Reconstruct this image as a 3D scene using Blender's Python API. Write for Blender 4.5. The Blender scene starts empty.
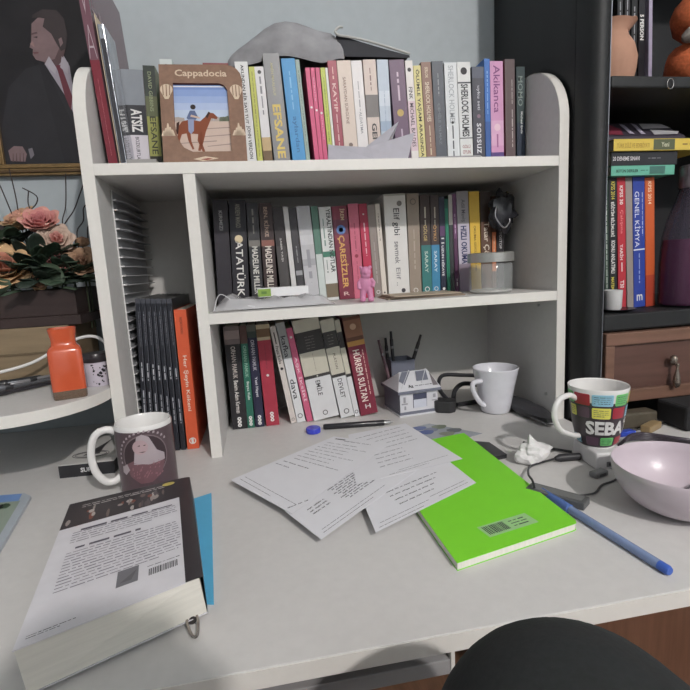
import bpy, bmesh, math, random
from mathutils import Vector, Matrix, noise
C = bpy.context.scene.collection
random.seed(7)
PI = math.pi
# ---------------------------------------------------------------- camera, light, exposure
cam_d = bpy.data.cameras.new('camera'); cam = bpy.data.objects.new('camera', cam_d); C.objects.link(cam)
cam.location = (0.2623, -0.8482, 0.3209); cam.rotation_euler = (1.4128, 0.0540, -0.1735)
cam_d.sensor_width = 36; cam_d.sensor_fit = 'HORIZONTAL'; cam_d.lens = 36*483.06/690; cam_d.clip_start = 0.01
bpy.context.scene.camera = cam
w = bpy.data.worlds.new('world'); bpy.context.scene.world = w; w.use_nodes = True
w.node_tree.nodes['Background'].inputs[0].default_value = (1.0, 0.93, 0.84, 1); w.node_tree.nodes['Background'].inputs[1].default_value = 0.1
LAMP = (1.15, -2.8, 2.08)
ld = bpy.data.lights.new('ceiling_bulb_light', 'POINT'); ld.energy = 122; ld.color = (1.0, 0.95, 0.92); ld.shadow_soft_size = 0.045
lo = bpy.data.objects.new('ceiling_bulb_light', ld); lo.location = LAMP; C.objects.link(lo)
vs = bpy.context.scene.view_settings
vs.view_transform = 'Standard'; vs.look = 'None'; vs.gamma = 1; vs.use_curve_mapping = False; vs.exposure = 0.9

# ---------------------------------------------------------------- materials
def srgb(c):
    l = .3*c[0]+.55*c[1]+.15*c[2]; c = [min(235, v*.86+l*.14+4) for v in c]
    return tuple(((v/255)/12.92 if v/255 <= .04045 else ((v/255+.055)/1.055)**2.4) for v in c)
_m = {}
def mat(r, g, b, rough=.6, metal=0, noise_s=0, amt=.08, bump=0, alpha=1, trans=0, coat=0, ior=1.45, stretch=None, emit=0):
    key = (r, g, b, rough, metal, noise_s, amt, bump, alpha, trans, coat, stretch, emit)
    if key in _m: return _m[key]
    m = bpy.data.materials.new('material'); m.use_nodes = True; nt = m.node_tree; n = nt.nodes; L = nt.links
    p = n['Principled BSDF']; col = srgb((r, g, b)) + (1,)
    p.inputs['Base Color'].default_value = col; p.inputs['Roughness'].default_value = rough; p.inputs['Metallic'].default_value = metal
    p.inputs['Alpha'].default_value = alpha; p.inputs['Transmission Weight'].default_value = trans; p.inputs['Coat Weight'].default_value = coat
    p.inputs['IOR'].default_value = ior
    if emit:
        p.inputs['Emission Color'].default_value = col; p.inputs['Emission Strength'].default_value = emit
    ns = noise_s or 60
    tc = n.new('ShaderNodeTexCoord'); mp = n.new('ShaderNodeMapping'); nz = n.new('ShaderNodeTexNoise')
    L.new(tc.outputs['Object'], mp.inputs[0]); L.new(mp.outputs[0], nz.inputs['Vector'])
    if stretch: mp.inputs['Scale'].default_value = stretch
    nz.inputs['Scale'].default_value = ns; nz.inputs['Detail'].default_value = 4
    rp = n.new('ShaderNodeValToRGB'); a = amt if noise_s else .03
    rp.color_ramp.elements[0].position = .3; rp.color_ramp.elements[1].position = .7
    rp.color_ramp.elements[0].color = tuple(c*(1-a) for c in col[:3])+(1,); rp.color_ramp.elements[1].color = tuple(min(1, c*(1+a)) for c in col[:3])+(1,)
    L.new(nz.outputs[0], rp.inputs[0]); L.new(rp.outputs[0], p.inputs['Base Color'])
    if bump:
        bp = n.new('ShaderNodeBump'); bp.inputs['Strength'].default_value = bump; bp.inputs['Distance'].default_value = .002
        L.new(nz.outputs[0], bp.inputs['Height']); L.new(bp.outputs[0], p.inputs['Normal'])
    _m[key] = m
    return m
def glass(r, g, b, rough=.03, alpha=.3):
    m = mat(r, g, b, rough=rough, alpha=alpha, coat=0, ior=1.5); return m

# ---------------------------------------------------------------- mesh helpers
class MB:
    def __init__(s): s.v = []; s.f = []; s.m = []; s.mats = []
    def mi(s, m):
        if m not in s.mats: s.mats.append(m)
        return s.mats.index(m)
    def add(s, vs_, fs, m):
        o = len(s.v); s.v += [tuple(v) for v in vs_]; k = s.mi(m)
        for f in fs: s.f.append(tuple(i+o for i in f)); s.m.append(k)
        return s
    def box(s, x0, x1, y0, y1, z0, z1, m, M=None):
        vs_ = [(x, y, z) for z in (z0, z1) for y in (y0, y1) for x in (x0, x1)]
        if M: vs_ = [tuple(M @ Vector(v)) for v in vs_]
        return s.add(vs_, [(0,2,3,1),(4,5,7,6),(0,1,5,4),(2,6,7,3),(0,4,6,2),(1,3,7,5)], m)
    def prism(s, poly, a0, a1, m, ax='z', M=None):
        n = len(poly)
        def P(u, v, a): return {'z': (u, v, a), 'y': (u, a, v), 'x': (a, u, v)}[ax]
        vs_ = [P(u, v, a0) for u, v in poly] + [P(u, v, a1) for u, v in poly]
        if M: vs_ = [tuple(M @ Vector(v)) for v in vs_]
        fs = [tuple(range(n))[::-1], tuple(range(n, 2*n))] + [(i, (i+1) % n, (i+1) % n+n, i+n) for i in range(n)]
        return s.add(vs_, fs, m)
    def quadprism(s, q, z0, z1, m):
        return s.prism(q, z0, z1, m)
    def tube(s, pts, r, m, seg=8, caps=True):
        pts = [Vector(p) for p in pts]; n = len(pts); R_ = r if isinstance(r, (list, tuple)) else [r]*n
        vs_ = []; up = Vector((0, 0, 1))
        t0 = (pts[1]-pts[0]).normalized()
        a = t0.cross(up if abs(t0.z) < .9 else Vector((1, 0, 0))).normalized()
        for i, p in enumerate(pts):
            t = (pts[min(i+1, n-1)]-pts[max(i-1, 0)]).normalized()
            a = (a - t*a.dot(t)).normalized(); b = t.cross(a)
            for k in range(seg):
                th = 2*PI*k/seg; vs_.append(p+(a*math.cos(th)+b*math.sin(th))*R_[i])
        fs = [(i*seg+k, i*seg+(k+1) % seg, (i+1)*seg+(k+1) % seg, (i+1)*seg+k) for i in range(n-1) for k in range(seg)]
        if caps: fs += [tuple(range(seg))[::-1], tuple(range((n-1)*seg, n*seg))]
        return s.add(vs_, fs, m)
    def lathe(s, prof, m, seg=40, c=(0, 0, 0), mf=None):
        vs_ = []; n = len(prof)
        for r, z in prof:
            for k in range(seg):
                th = 2*PI*k/seg; vs_.append((c[0]+r*math.cos(th), c[1]+r*math.sin(th), c[2]+z))
        for i in range(n-1):
            mm = mf(i) if mf else m
            o = []
            for k in range(seg): o.append((i*seg+k, i*seg+(k+1) % seg, (i+1)*seg+(k+1) % seg, (i+1)*seg+k))
            if i == 0: s.add(vs_, o, mm); base = len(s.v)-len(vs_)
            else:
                kk = s.mi(mm)
                for f in o: s.f.append(tuple(x+base for x in f)); s.m.append(kk)
        return s
    def ball(s, c, r, m, M=None, seg=14, rings=9, wob=0, seed=0):
        r = (r, r, r) if isinstance(r, (int, float)) else r
        vs_ = []; fs = []
        for i in range(rings+1):
            ph = PI*i/rings
            for k in range(seg):
                th = 2*PI*k/seg; d = Vector((math.sin(ph)*math.cos(th), math.sin(ph)*math.sin(th), math.cos(ph)))
                q = 1+wob*(noise.noise(d*2.2+Vector((seed, seed*.7, 0)))) if wob else 1
                v = Vector((d.x*r[0]*q, d.y*r[1]*q, d.z*r[2]*q))
                if M: v = M @ v
                vs_.append(v+Vector(c))
        for i in range(rings):
            for k in range(seg): fs.append((i*seg+k, (i+1)*seg+k, (i+1)*seg+(k+1) % seg, i*seg+(k+1) % seg))
        return s.add(vs_, fs, m)
    def flat(s, poly3, m):
        return s.add(poly3, [tuple(range(len(poly3)))], m)
    def build(s, name, parent=None, smooth=False, bevel=0, sub=0, remesh=0, loc=None, rot=None, solid=0):
        me = bpy.data.meshes.new(name); me.from_pydata(s.v, [], s.f)
        for m in s.mats: me.materials.append(m)
        me.polygons.foreach_set('material_index', s.m)
        bm = bmesh.new(); bm.from_mesh(me)
        if smooth: bmesh.ops.remove_doubles(bm, verts=bm.verts, dist=1e-6)
        if not solid: bmesh.ops.recalc_face_normals(bm, faces=bm.faces)
        bm.to_mesh(me); bm.free()
        if smooth:
            me.shade_smooth()
            try: me.set_sharp_from_angle(angle=math.radians(42))
            except Exception: pass
        o = bpy.data.objects.new(name, me); C.objects.link(o)
        if parent: o.parent = parent
        if loc: o.location = loc
        if rot: o.rotation_euler = rot
        if solid:
            d = o.modifiers.new('s', 'SOLIDIFY'); d.thickness = solid
        if remesh:
            d = o.modifiers.new('r', 'REMESH'); d.mode = 'VOXEL'; d.voxel_size = remesh; d.use_smooth_shade = True
            d = o.modifiers.new('sm', 'SMOOTH'); d.iterations = 4
        if bevel:
            d = o.modifiers.new('b', 'BEVEL'); d.width = bevel; d.segments = 2; d.limit_method = 'ANGLE'
        if sub:
            d = o.modifiers.new('u', 'SUBSURF'); d.levels = sub; d.render_levels = sub
        return o
def tag(o, label, cat, group=None, kind=None):
    o['label'] = label; o['category'] = cat
    if group: o['group'] = group
    if kind: o['kind'] = kind
    return o
def struct(o, label=None):
    o['kind'] = 'structure'
    if label: o['label'] = label
    return o
def thing(name, label, cat, loc=(0, 0, 0), rz=0, group=None, ry=0, rx=0):
    o = bpy.data.objects.new(name, None); C.objects.link(o); o.location = loc; o.rotation_euler = (rx, ry, rz); o.empty_display_size = .02
    return tag(o, label, cat, group)
def smooth_path(pts, n=6):
    P = [Vector(p) for p in pts]; out = []
    for i in range(len(P)-1):
        p0 = P[max(i-1, 0)]; p1 = P[i]; p2 = P[i+1]; p3 = P[min(i+2, len(P)-1)]
        for k in range(n):
            t = k/n
            out.append(.5*((2*p1)+(p2-p0)*t+(2*p0-5*p1+4*p2-p3)*t*t+(3*p1-p0-3*p2+p3)*t**3))
    return out+[P[-1]]
_t = {}
def tmesh(s, bold=0):                       # lettering as flat triangles, height of a capital = 1, centred
    k = (s, bold)
    if k in _t: return _t[k]
    cu = bpy.data.curves.new('lettering', 'FONT'); cu.body = s; cu.size = 1; cu.resolution_u = 2; cu.offset = bold; cu.fill_mode = 'FRONT'
    o = bpy.data.objects.new('lettering', cu); C.objects.link(o)
    bpy.context.view_layer.update()
    me = bpy.data.meshes.new_from_object(o.evaluated_get(bpy.context.evaluated_depsgraph_get()))
    v = [(p.co.x, p.co.y) for p in me.vertices]; f = [tuple(p.vertices) for p in me.polygons]
    bpy.data.objects.remove(o); bpy.data.curves.remove(cu); bpy.data.meshes.remove(me)
    if not v: v = [(0, 0), (1, 0), (1, 1)]; f = []
    x0 = min(a for a, b in v); x1 = max(a for a, b in v); y0 = min(b for a, b in v); y1 = max(b for a, b in v)
    v = [((a-(x0+x1)/2)/(x1-x0), (b-(y0+y1)/2)/(y1-y0)) for a, b in v]
    _t[k] = (v, f); return _t[k]
def letter(mb, s, Lw, H, m, fn, bold=0):     # fn maps (u,v) in metres to a 3-D point
    v, f = tmesh(s, bold); mb.add([fn(a*Lw, b*H) for a, b in v], f, m)
def marks(mb, Lw, H, m, fn, rows=1, seed=0, fill=.55):  # rows of tiny strokes where print is too small to read
    rnd = random.Random(seed)
    for r in range(rows):
        v0 = H/2-(r+.5)*H/rows; x = -Lw/2; hh = H/rows*fill
        end = Lw/2-(rnd.random()*.35*Lw if r == rows-1 and rows > 1 else rnd.random()*.04*Lw)
        while x < end:
            wl = min(end-x, hh*(1.2+rnd.random()*4)); a = hh*(.35+.3*rnd.random())
            mb.add([fn(x, v0-a/2), fn(x+wl, v0-a/2), fn(x+wl, v0+a/2), fn(x, v0+a/2)], [(0, 1, 2, 3)], m); x += wl+hh*.7
def scribble(mb, p0, p1, m, z, amp=.0012, wdt=.0004, seed=0, gaps=True):
    rnd = random.Random(seed); a = Vector(p0); b = Vector(p1); d = (b-a); Ln = d.length; d.normalize(); nrm = Vector((-d.y, d.x))
    t = 0
    while t < Ln:
        wl = min(Ln-t, .004+rnd.random()*.012); k = max(2, int(wl/.0011)); pts = []
        for i in range(k+1): pts.append(a+d*(t+wl*i/k)+nrm*((amp if i % 2 else -amp)*(.4+.6*rnd.random())))
        for i in range(k):
            q = (pts[i+1]-pts[i]).normalized(); n2 = Vector((-q.y, q.x))*wdt
            mb.add([(*(pts[i]-n2), z), (*(pts[i+1]-n2), z), (*(pts[i+1]+n2), z), (*(pts[i]+n2), z)], [(0, 1, 2, 3)], m)
        t += wl+.002+rnd.random()*.002
GEO_top = [(0.065025, 0.037050000000000013, 0.179, 0.0283), (0.0941, 0.0204, 0.1859, 0.0285), (0.2628, 0.0234, 0.1946, -0.0172), (0.2808, 0.0103, 0.1865, -0.0176), (0.2961, 0.0168, 0.1867, -0.0282), (0.3228, 0.03, 0.2091, -0.0432), (0.3549, 0.0254, 0.2012, -0.0518), (0.3717, 0.0077, 0.1997, -0.051), (0.3887, 0.0085, 0.1863, -0.0493), (0.3971, 0.0078, 0.1863, -0.0438), (0.4053, 0.0082, 0.1864, -0.0383), (0.4155, 0.0091, 0.1865, -0.0393), (0.4233, 0.0045, 0.1866, -0.0437), (0.4344, 0.0168, 0.1989, -0.0418), (0.4566, 0.0266, 0.1992, -0.0411), (0.4808, 0.0207, 0.1996, -0.0413), (0.5037, 0.0247, 0.2016, -0.0304), (0.5274, 0.0221, 0.2019, -0.0207), (0.5607, 0.0296, 0.202, -0.0499), (0.5836, 0.015, 0.2011, -0.0433), (0.599, 0.0152, 0.1924, -0.0418), (0.6171, 0.0196, 0.1989, -0.0405), (0.6385, 0.0228, 0.2009, -0.0309), (0.6639, 0.0257, 0.1986, -0.0256), (0.6912, 0.027, 0.1999, -0.0269), (0.7178, 0.025, 0.192, -0.011), (0.7373, 0.0119, 0.2069, -0.0121), (0.7575, 0.0274, 0.2026, -0.0138), (0.7857, 0.0217, 0.2067, -0.0134), (0.8088, 0.0184, 0.1932, -0.0126)]
GEO_mid = [(0.1906, 0.0288, 0.2085, 0.0313), (0.2217, 0.0316, 0.2076, 0.0419), (0.2551, 0.0228, 0.2009, 0.0153), (0.2825, 0.026, 0.2001, 0.0076), (0.3127, 0.0206, 0.1918, -0.0292), (0.3311, 0.0102, 0.1914, -0.042), (0.3452, 0.0144, 0.1891, -0.0498), (0.368, 0.0275, 0.1913, -0.0516), (0.3893, 0.0139, 0.1905, -0.0464), (0.409, 0.0252, 0.188, -0.0384), (0.439, 0.031, 0.1888, -0.0416), (0.4653, 0.021, 0.1927, -0.027), (0.4883, 0.018, 0.1922, -0.0422), (0.5065, 0.0164, 0.1897, -0.0465), (0.5203, 0.0103, 0.1913, -0.0465), (0.5522, 0.0463, 0.2099, -0.0179), (0.5887, 0.0259, 0.2098, -0.005), (0.6143, 0.0217, 0.2061, -0.005), (0.6345, 0.0185, 0.2054, 0.0019), (0.652, 0.0124, 0.201, -0.0069), (0.6633, 0.0074, 0.1966, -0.0132), (0.6717, 0.009, 0.2045, -0.0105), (0.6824, 0.0083, 0.2063, -0.02), (0.7021, 0.0265, 0.211, -0.0276), (0.727, 0.0229, 0.2101, -0.0186), (0.7511, 0.0238, 0.2084, -0.0103), (0.7685, 0.0097, 0.1996, -0.0029), (0.783, 0.0165, 0.1992, 0.0007)]
GEO_low = [(0.1967, 0.031, 0.2163, -0.0018), (0.2196, 0.0145, 0.216, 0.0013), (0.2382, 0.0184, 0.2158, -0.0098), (0.2648, 0.0278, 0.2152, -0.0247), (0.3091, 0.0122, 0.2116, -0.1408), (0.3252, 0.0178, 0.2175, -0.1381), (0.3436, 0.0132, 0.2053, -0.1495), (0.3796, 0.0556, 0.2195, -0.1485), (0.4257, 0.0297, 0.2171, -0.1565), (0.4474, 0.0113, 0.2155, -0.1567), (0.4743, 0.0384, 0.2185, -0.1387)]
GEO_left = [(0.0309, 0.0089, 0.2871, 0.0528), (0.0417, 0.0086, 0.2865, 0.0461), (0.0524, 0.0086, 0.2858, 0.0393), (0.0631, 0.0086, 0.2852, 0.0325), (0.0739, 0.0087, 0.2846, 0.0256), (0.0847, 0.0087, 0.284, 0.0186), (0.0957, 0.0091, 0.2834, 0.0116), (0.1134, 0.0215, 0.2625, 0.0079)]
GEO_cab = [(0.9573, 0.0095, 0.2603, -0.0412), (0.9716, 0.0173, 0.26, -0.0406), (0.9923, 0.0181, 0.2597, -0.0501), (1.0113, 0.0149, 0.2594, -0.0587), (1.0327, 0.0264, 0.2608, -0.0558), (1.058, 0.0214, 0.2583, -0.058)]
# ---------------------------------------------------------------- the room
ZS, ZT = .256, .504; TP = .019; HW = .84; HD = .295; DZ = .018
WALL = mat(166, 175, 180, .9, noise_s=40, amt=.03, bump=.05)
WHITE = mat(205, 203, 201, .5, noise_s=90, amt=.025)
EDGE = mat(220, 217, 211, .35, noise_s=90, amt=.02)
FLOORM = mat(122, 84, 60, .5, noise_s=14, amt=.22, stretch=(6, .8, 1))
def wall(name, *b, m=WALL):
    struct(MB().box(*b, m).build(name))
wall('wall_back', -1.6, 2.2, .302, .36, -.75, 2.35)
wall('wall_left', -1.66, -1.6, -3.5, .36, -.75, 2.35)
wall('wall_right', 2.2, 2.26, -3.5, .36, -.75, 2.35)
wall('wall_front', -1.66, 2.26, -3.56, -3.5, -.75, 2.35)
wall('ceiling', -1.66, 2.26, -3.56, .36, 2.35, 2.4, m=mat(215, 213, 208, .9, noise_s=30, amt=.02))
wall('floor', -1.66, 2.26, -3.56, .36, -.8, -.75, m=FLOORM)
lampo = thing('ceiling_lamp', 'small round ceiling lamp with an open white shade behind the desk chair', 'lamp', (LAMP[0], LAMP[1], 2.35))
MB().lathe([(.001, 0), (.05, 0), (.05, -.02), (.012, -.03), (.012, -.22), (.001, -.22)], EDGE).build('ceiling_mount', lampo, smooth=True)
MB().lathe([(.012, -.20), (.06, -.21), (.11, -.24), (.108, -.24), (.058, -.214), (.012, -.204)], EDGE).build('lamp_shade', lampo, smooth=True)

# ---------------------------------------------------------------- the desk
desk = thing('desk', 'wide white desk with a pale edge band under the bookshelf', 'desk', (0, 0, -.75))
YF = -.4884
poly = [(-.75, YF), (1.45, YF), (1.45, -.055), (.8405, -.055), (.8405, .2995), (-.75, .2995)]
b = MB().prism(poly, .732, .75, WHITE)
b.build('desktop', desk, bevel=.0012)
MB().box(-.75, 1.45, YF-.0012, YF-.0001, .7325, .7495, EDGE).build('edge_band', desk)
for x0 in (-.74, 1.42): MB().box(x0, x0+.018, -.46, .02 if x0 < 0 else -.07, 0, .7318, WHITE).build('side_panel', desk)
MB().box(-.72, .3, .0, .018, .4, .7318, WHITE).build('modesty_panel', desk)
t = MB().box(-.1, .418, -.455, -.12, .676, .692, mat(150, 149, 150, .5)); t.box(.414, .4185, -.4565, -.12, .674, .7315, EDGE); t.box(-.105, -.1, -.455, -.12, .674, .7315, EDGE)
t.build('keyboard_tray', desk, bevel=.001)

# ---------------------------------------------------------------- the bookshelf hutch on the desk
hutch = thing('bookshelf_hutch', 'white open bookshelf hutch with rounded side panels standing on the desk', 'bookshelf', (0, 0, 0))
INN = WHITE
prof = [(0, 0), (HD, 0), (HD, .68), (.14, .68)]+[(.115-.115*math.sin(a), .57+.109*math.cos(a)) for a in [PI/2*k/12 for k in range(0, 13)]]
for x0 in (0, HW-TP):
    b = MB().prism(prof, x0+.0, x0+TP, INN, ax='x'); o = b.build('side_panel', hutch, smooth=True, bevel=.0007)
    e = MB()                                   # pale edge banding following the curve
    pp = [(0, 0), (0, .57)]+[(.115-.115*math.cos(a), .57+.109*math.sin(a)) for a in [PI/2*k/12 for k in range(1, 13)]]+[(HD, .68)]
    n = len(pp); V = [(x, y, z) for x in (x0+.0002, x0+TP-.0002) for y, z in pp]; V += [(x, y-.0008 if i < 3 else y-.0004, z+(.0008 if i > 2 else 0)) for x in (x0+.0002, x0+TP-.0002) for i, (y, z) in enumerate(pp)]
    F = [(2*n+i, 2*n+i+1, 3*n+i+1, 3*n+i) for i in range(n-1)]
    e.add(V, F, EDGE); e.build('edge_band', o, smooth=True)
def board(x0, x1, z0, z1, y0, y1, nm):
    o = MB().box(x0, x1, y0, y1, z0, z1, INN).build(nm, hutch)
    vertical = (z1-z0) > (x1-x0)
    MB().box(x0+(.0002 if vertical else 0), x1-(.0002 if vertical else 0), y0-.0008, y0, z0+.0002, z1-.0002, EDGE).build('edge_band', o)
board(TP, HW-TP, ZT-DZ, ZT, .001, .29, 'shelf')
XD = .1524
board(XD, XD+TP, 0, ZT-DZ-.0003, .001, .29, 'divider')
board(XD+TP, HW-TP, ZS-DZ, ZS, .001, .29, 'shelf')
MB().box(TP, HW-TP, .2905, .2945, 0, .60, mat(198, 195, 190, .6, noise_s=80, amt=.02)).build('back_panel', hutch)
# rounded corner shelf fixed to the left side
pl = [(-.0005, .29)]+[(-.0005, .01)]+[(-.0005-.13*(1-math.cos(a)), .01-.143*math.sin(a)) for a in [PI/2*k/12 for k in range(1, 13)]]+[(-.26, -.133), (-.42, -.10), (-.45, .29)]
o = MB().prism(pl, .126, .144, INN).build('corner_shelf', hutch, bevel=.0008)
e = MB(); q = pl[1:-1]; n = len(q)
e.add([(x+.0004, y-.0012, z) for z in (.1262, .1438) for x, y in q], [(i, i+1, n+i+1, n+i) for i in range(n-1)], EDGE); e.build('edge_band', o, smooth=True)
for x, y, z in ((.8205, .16, .225), (.8205, .06, .225), (.8205, .03, .045)):
    MB().lathe([(.0005, 0), (.003, 0), (.003, .003), (.0005, .003)], mat(190, 190, 190, .3, 1), seg=12).build('shelf_pin', hutch, loc=(x, y, z), rot=(0, -PI/2, 0))

# ---------------------------------------------------------------- books
PAGE = mat(214, 206, 188, .9, noise_s=300, amt=.06, stretch=(1, 1, .05))
PAGEW = mat(222, 219, 210, .9, noise_s=300, amt=.05, stretch=(1, 1, .05))
def book(label, geo, Y, Z, d, base, bands=(), texts=(), group=None, name='book', gloss=.45, page=PAGE, spineup=None, cat='book', side=None):
    """bands: (f0,f1,colour) from the top; texts: (string,f0,f1,width fraction,colour[,bold]) f along the spine from the top; string None = unreadable print"""
    x, w_, h, lean = geo
    T_ = thing(name, label, cat, (x, Y, Z+abs(math.sin(lean))*w_/2+.0004), ry=lean, group=group)
    tc = .0009; M = mat(*base, gloss); S = mat(*(side or base), gloss)
    b = MB(); hw = w_/2-.0002
    b.box(-hw, -hw+tc, 0, d, 0, h, S); b.box(hw-tc, hw, 0, d, 0, h, S); b.box(-hw+tc, hw-tc, 0, tc, 0, h, M)
    e = .00015
    for f0, f1, c in [(0, 1, base)]+list(bands):
        e += .00005
        b.flat([(-hw, -e, h*(1-f1)), (hw, -e, h*(1-f1)), (hw, -e, h*(1-f0)), (-hw, -e, h*(1-f0))], mat(*c, gloss))
    e += .0001
    for i, tx in enumerate(texts):
        s, f0, f1, wf, c = tx[:5]; off = tx[5] if len(tx) > 5 else 0; bold = tx[6] if len(tx) > 6 else .01
        zc = h*(1-(f0+f1)/2); Lw = h*(f1-f0); H = w_*wf; mm = mat(*c, .5)
        if s == '@':    # emblem: disc
            b.flat([(off*w_+H/2*math.cos(k*PI/8), -e, zc+H/2*math.sin(k*PI/8)) for k in range(16)], mm)
        elif s == 'o':
            for k in range(16):
                a0, a1 = k*PI/8, (k+1)*PI/8
                b.flat([(off*w_+rr*H*math.cos(a), -e, zc+rr*H*math.sin(a)) for rr, a in ((.5, a0), (.5, a1), (.36, a1), (.36, a0))], mm)
        elif s == '|':  # upright (not rotated) fine print block
            marks(b, H, Lw, mm, lambda u, v: (u+off*w_, -e, zc+v), rows=max(1, int(Lw/.006)), seed=i+int(x*999))
        elif s is None:
            marks(b, Lw, H, mm, lambda u, v: (v+off*w_, -e, zc-u), rows=1, seed=i+int(x*999), fill=.8)
        elif s.startswith('^'): letter(b, s[1:], H, Lw, mm, lambda u, v: (u+off*w_, -e, zc+v), bold)
        else: letter(b, s, Lw, H, mm, lambda u, v: (v+off*w_, -e, zc-u), bold)
    b.build('cover', T_)
    MB().box(-hw+tc+.0001, hw-tc-.0001, tc+.0002, d-.002, .0012, h-.0015, page).build('pages', T_)
    return T_
W1 = (222, 220, 216); BK = (34, 32, 36); GOLD = (208, 168, 70); CR = (226, 216, 196)
gT = 'books on the top shelf'; gM = 'books on the middle shelf'; gL = 'books on the bottom shelf'
def row(geos, Y, Z, d, g, specs):
    for ge, sp in zip(geos, specs):
        if sp is None: continue
        label, base, bands, texts = sp[:4]; kw = sp[4] if len(sp) > 4 else {}
        dd = kw.pop('d', d) if kw else d
        if g == gT:     # the shelf edge hides the foot of these spines
            bands = [(a*.91, c if c == 1 else c*.91, e_) for a, c, e_ in bands]; texts = [(q[0], q[1]*.91, q[2]*.91)+tuple(q[3:]) for q in texts]
        book(label, ge, Y, Z, dd, base, bands, texts, group=g, **kw)
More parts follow.
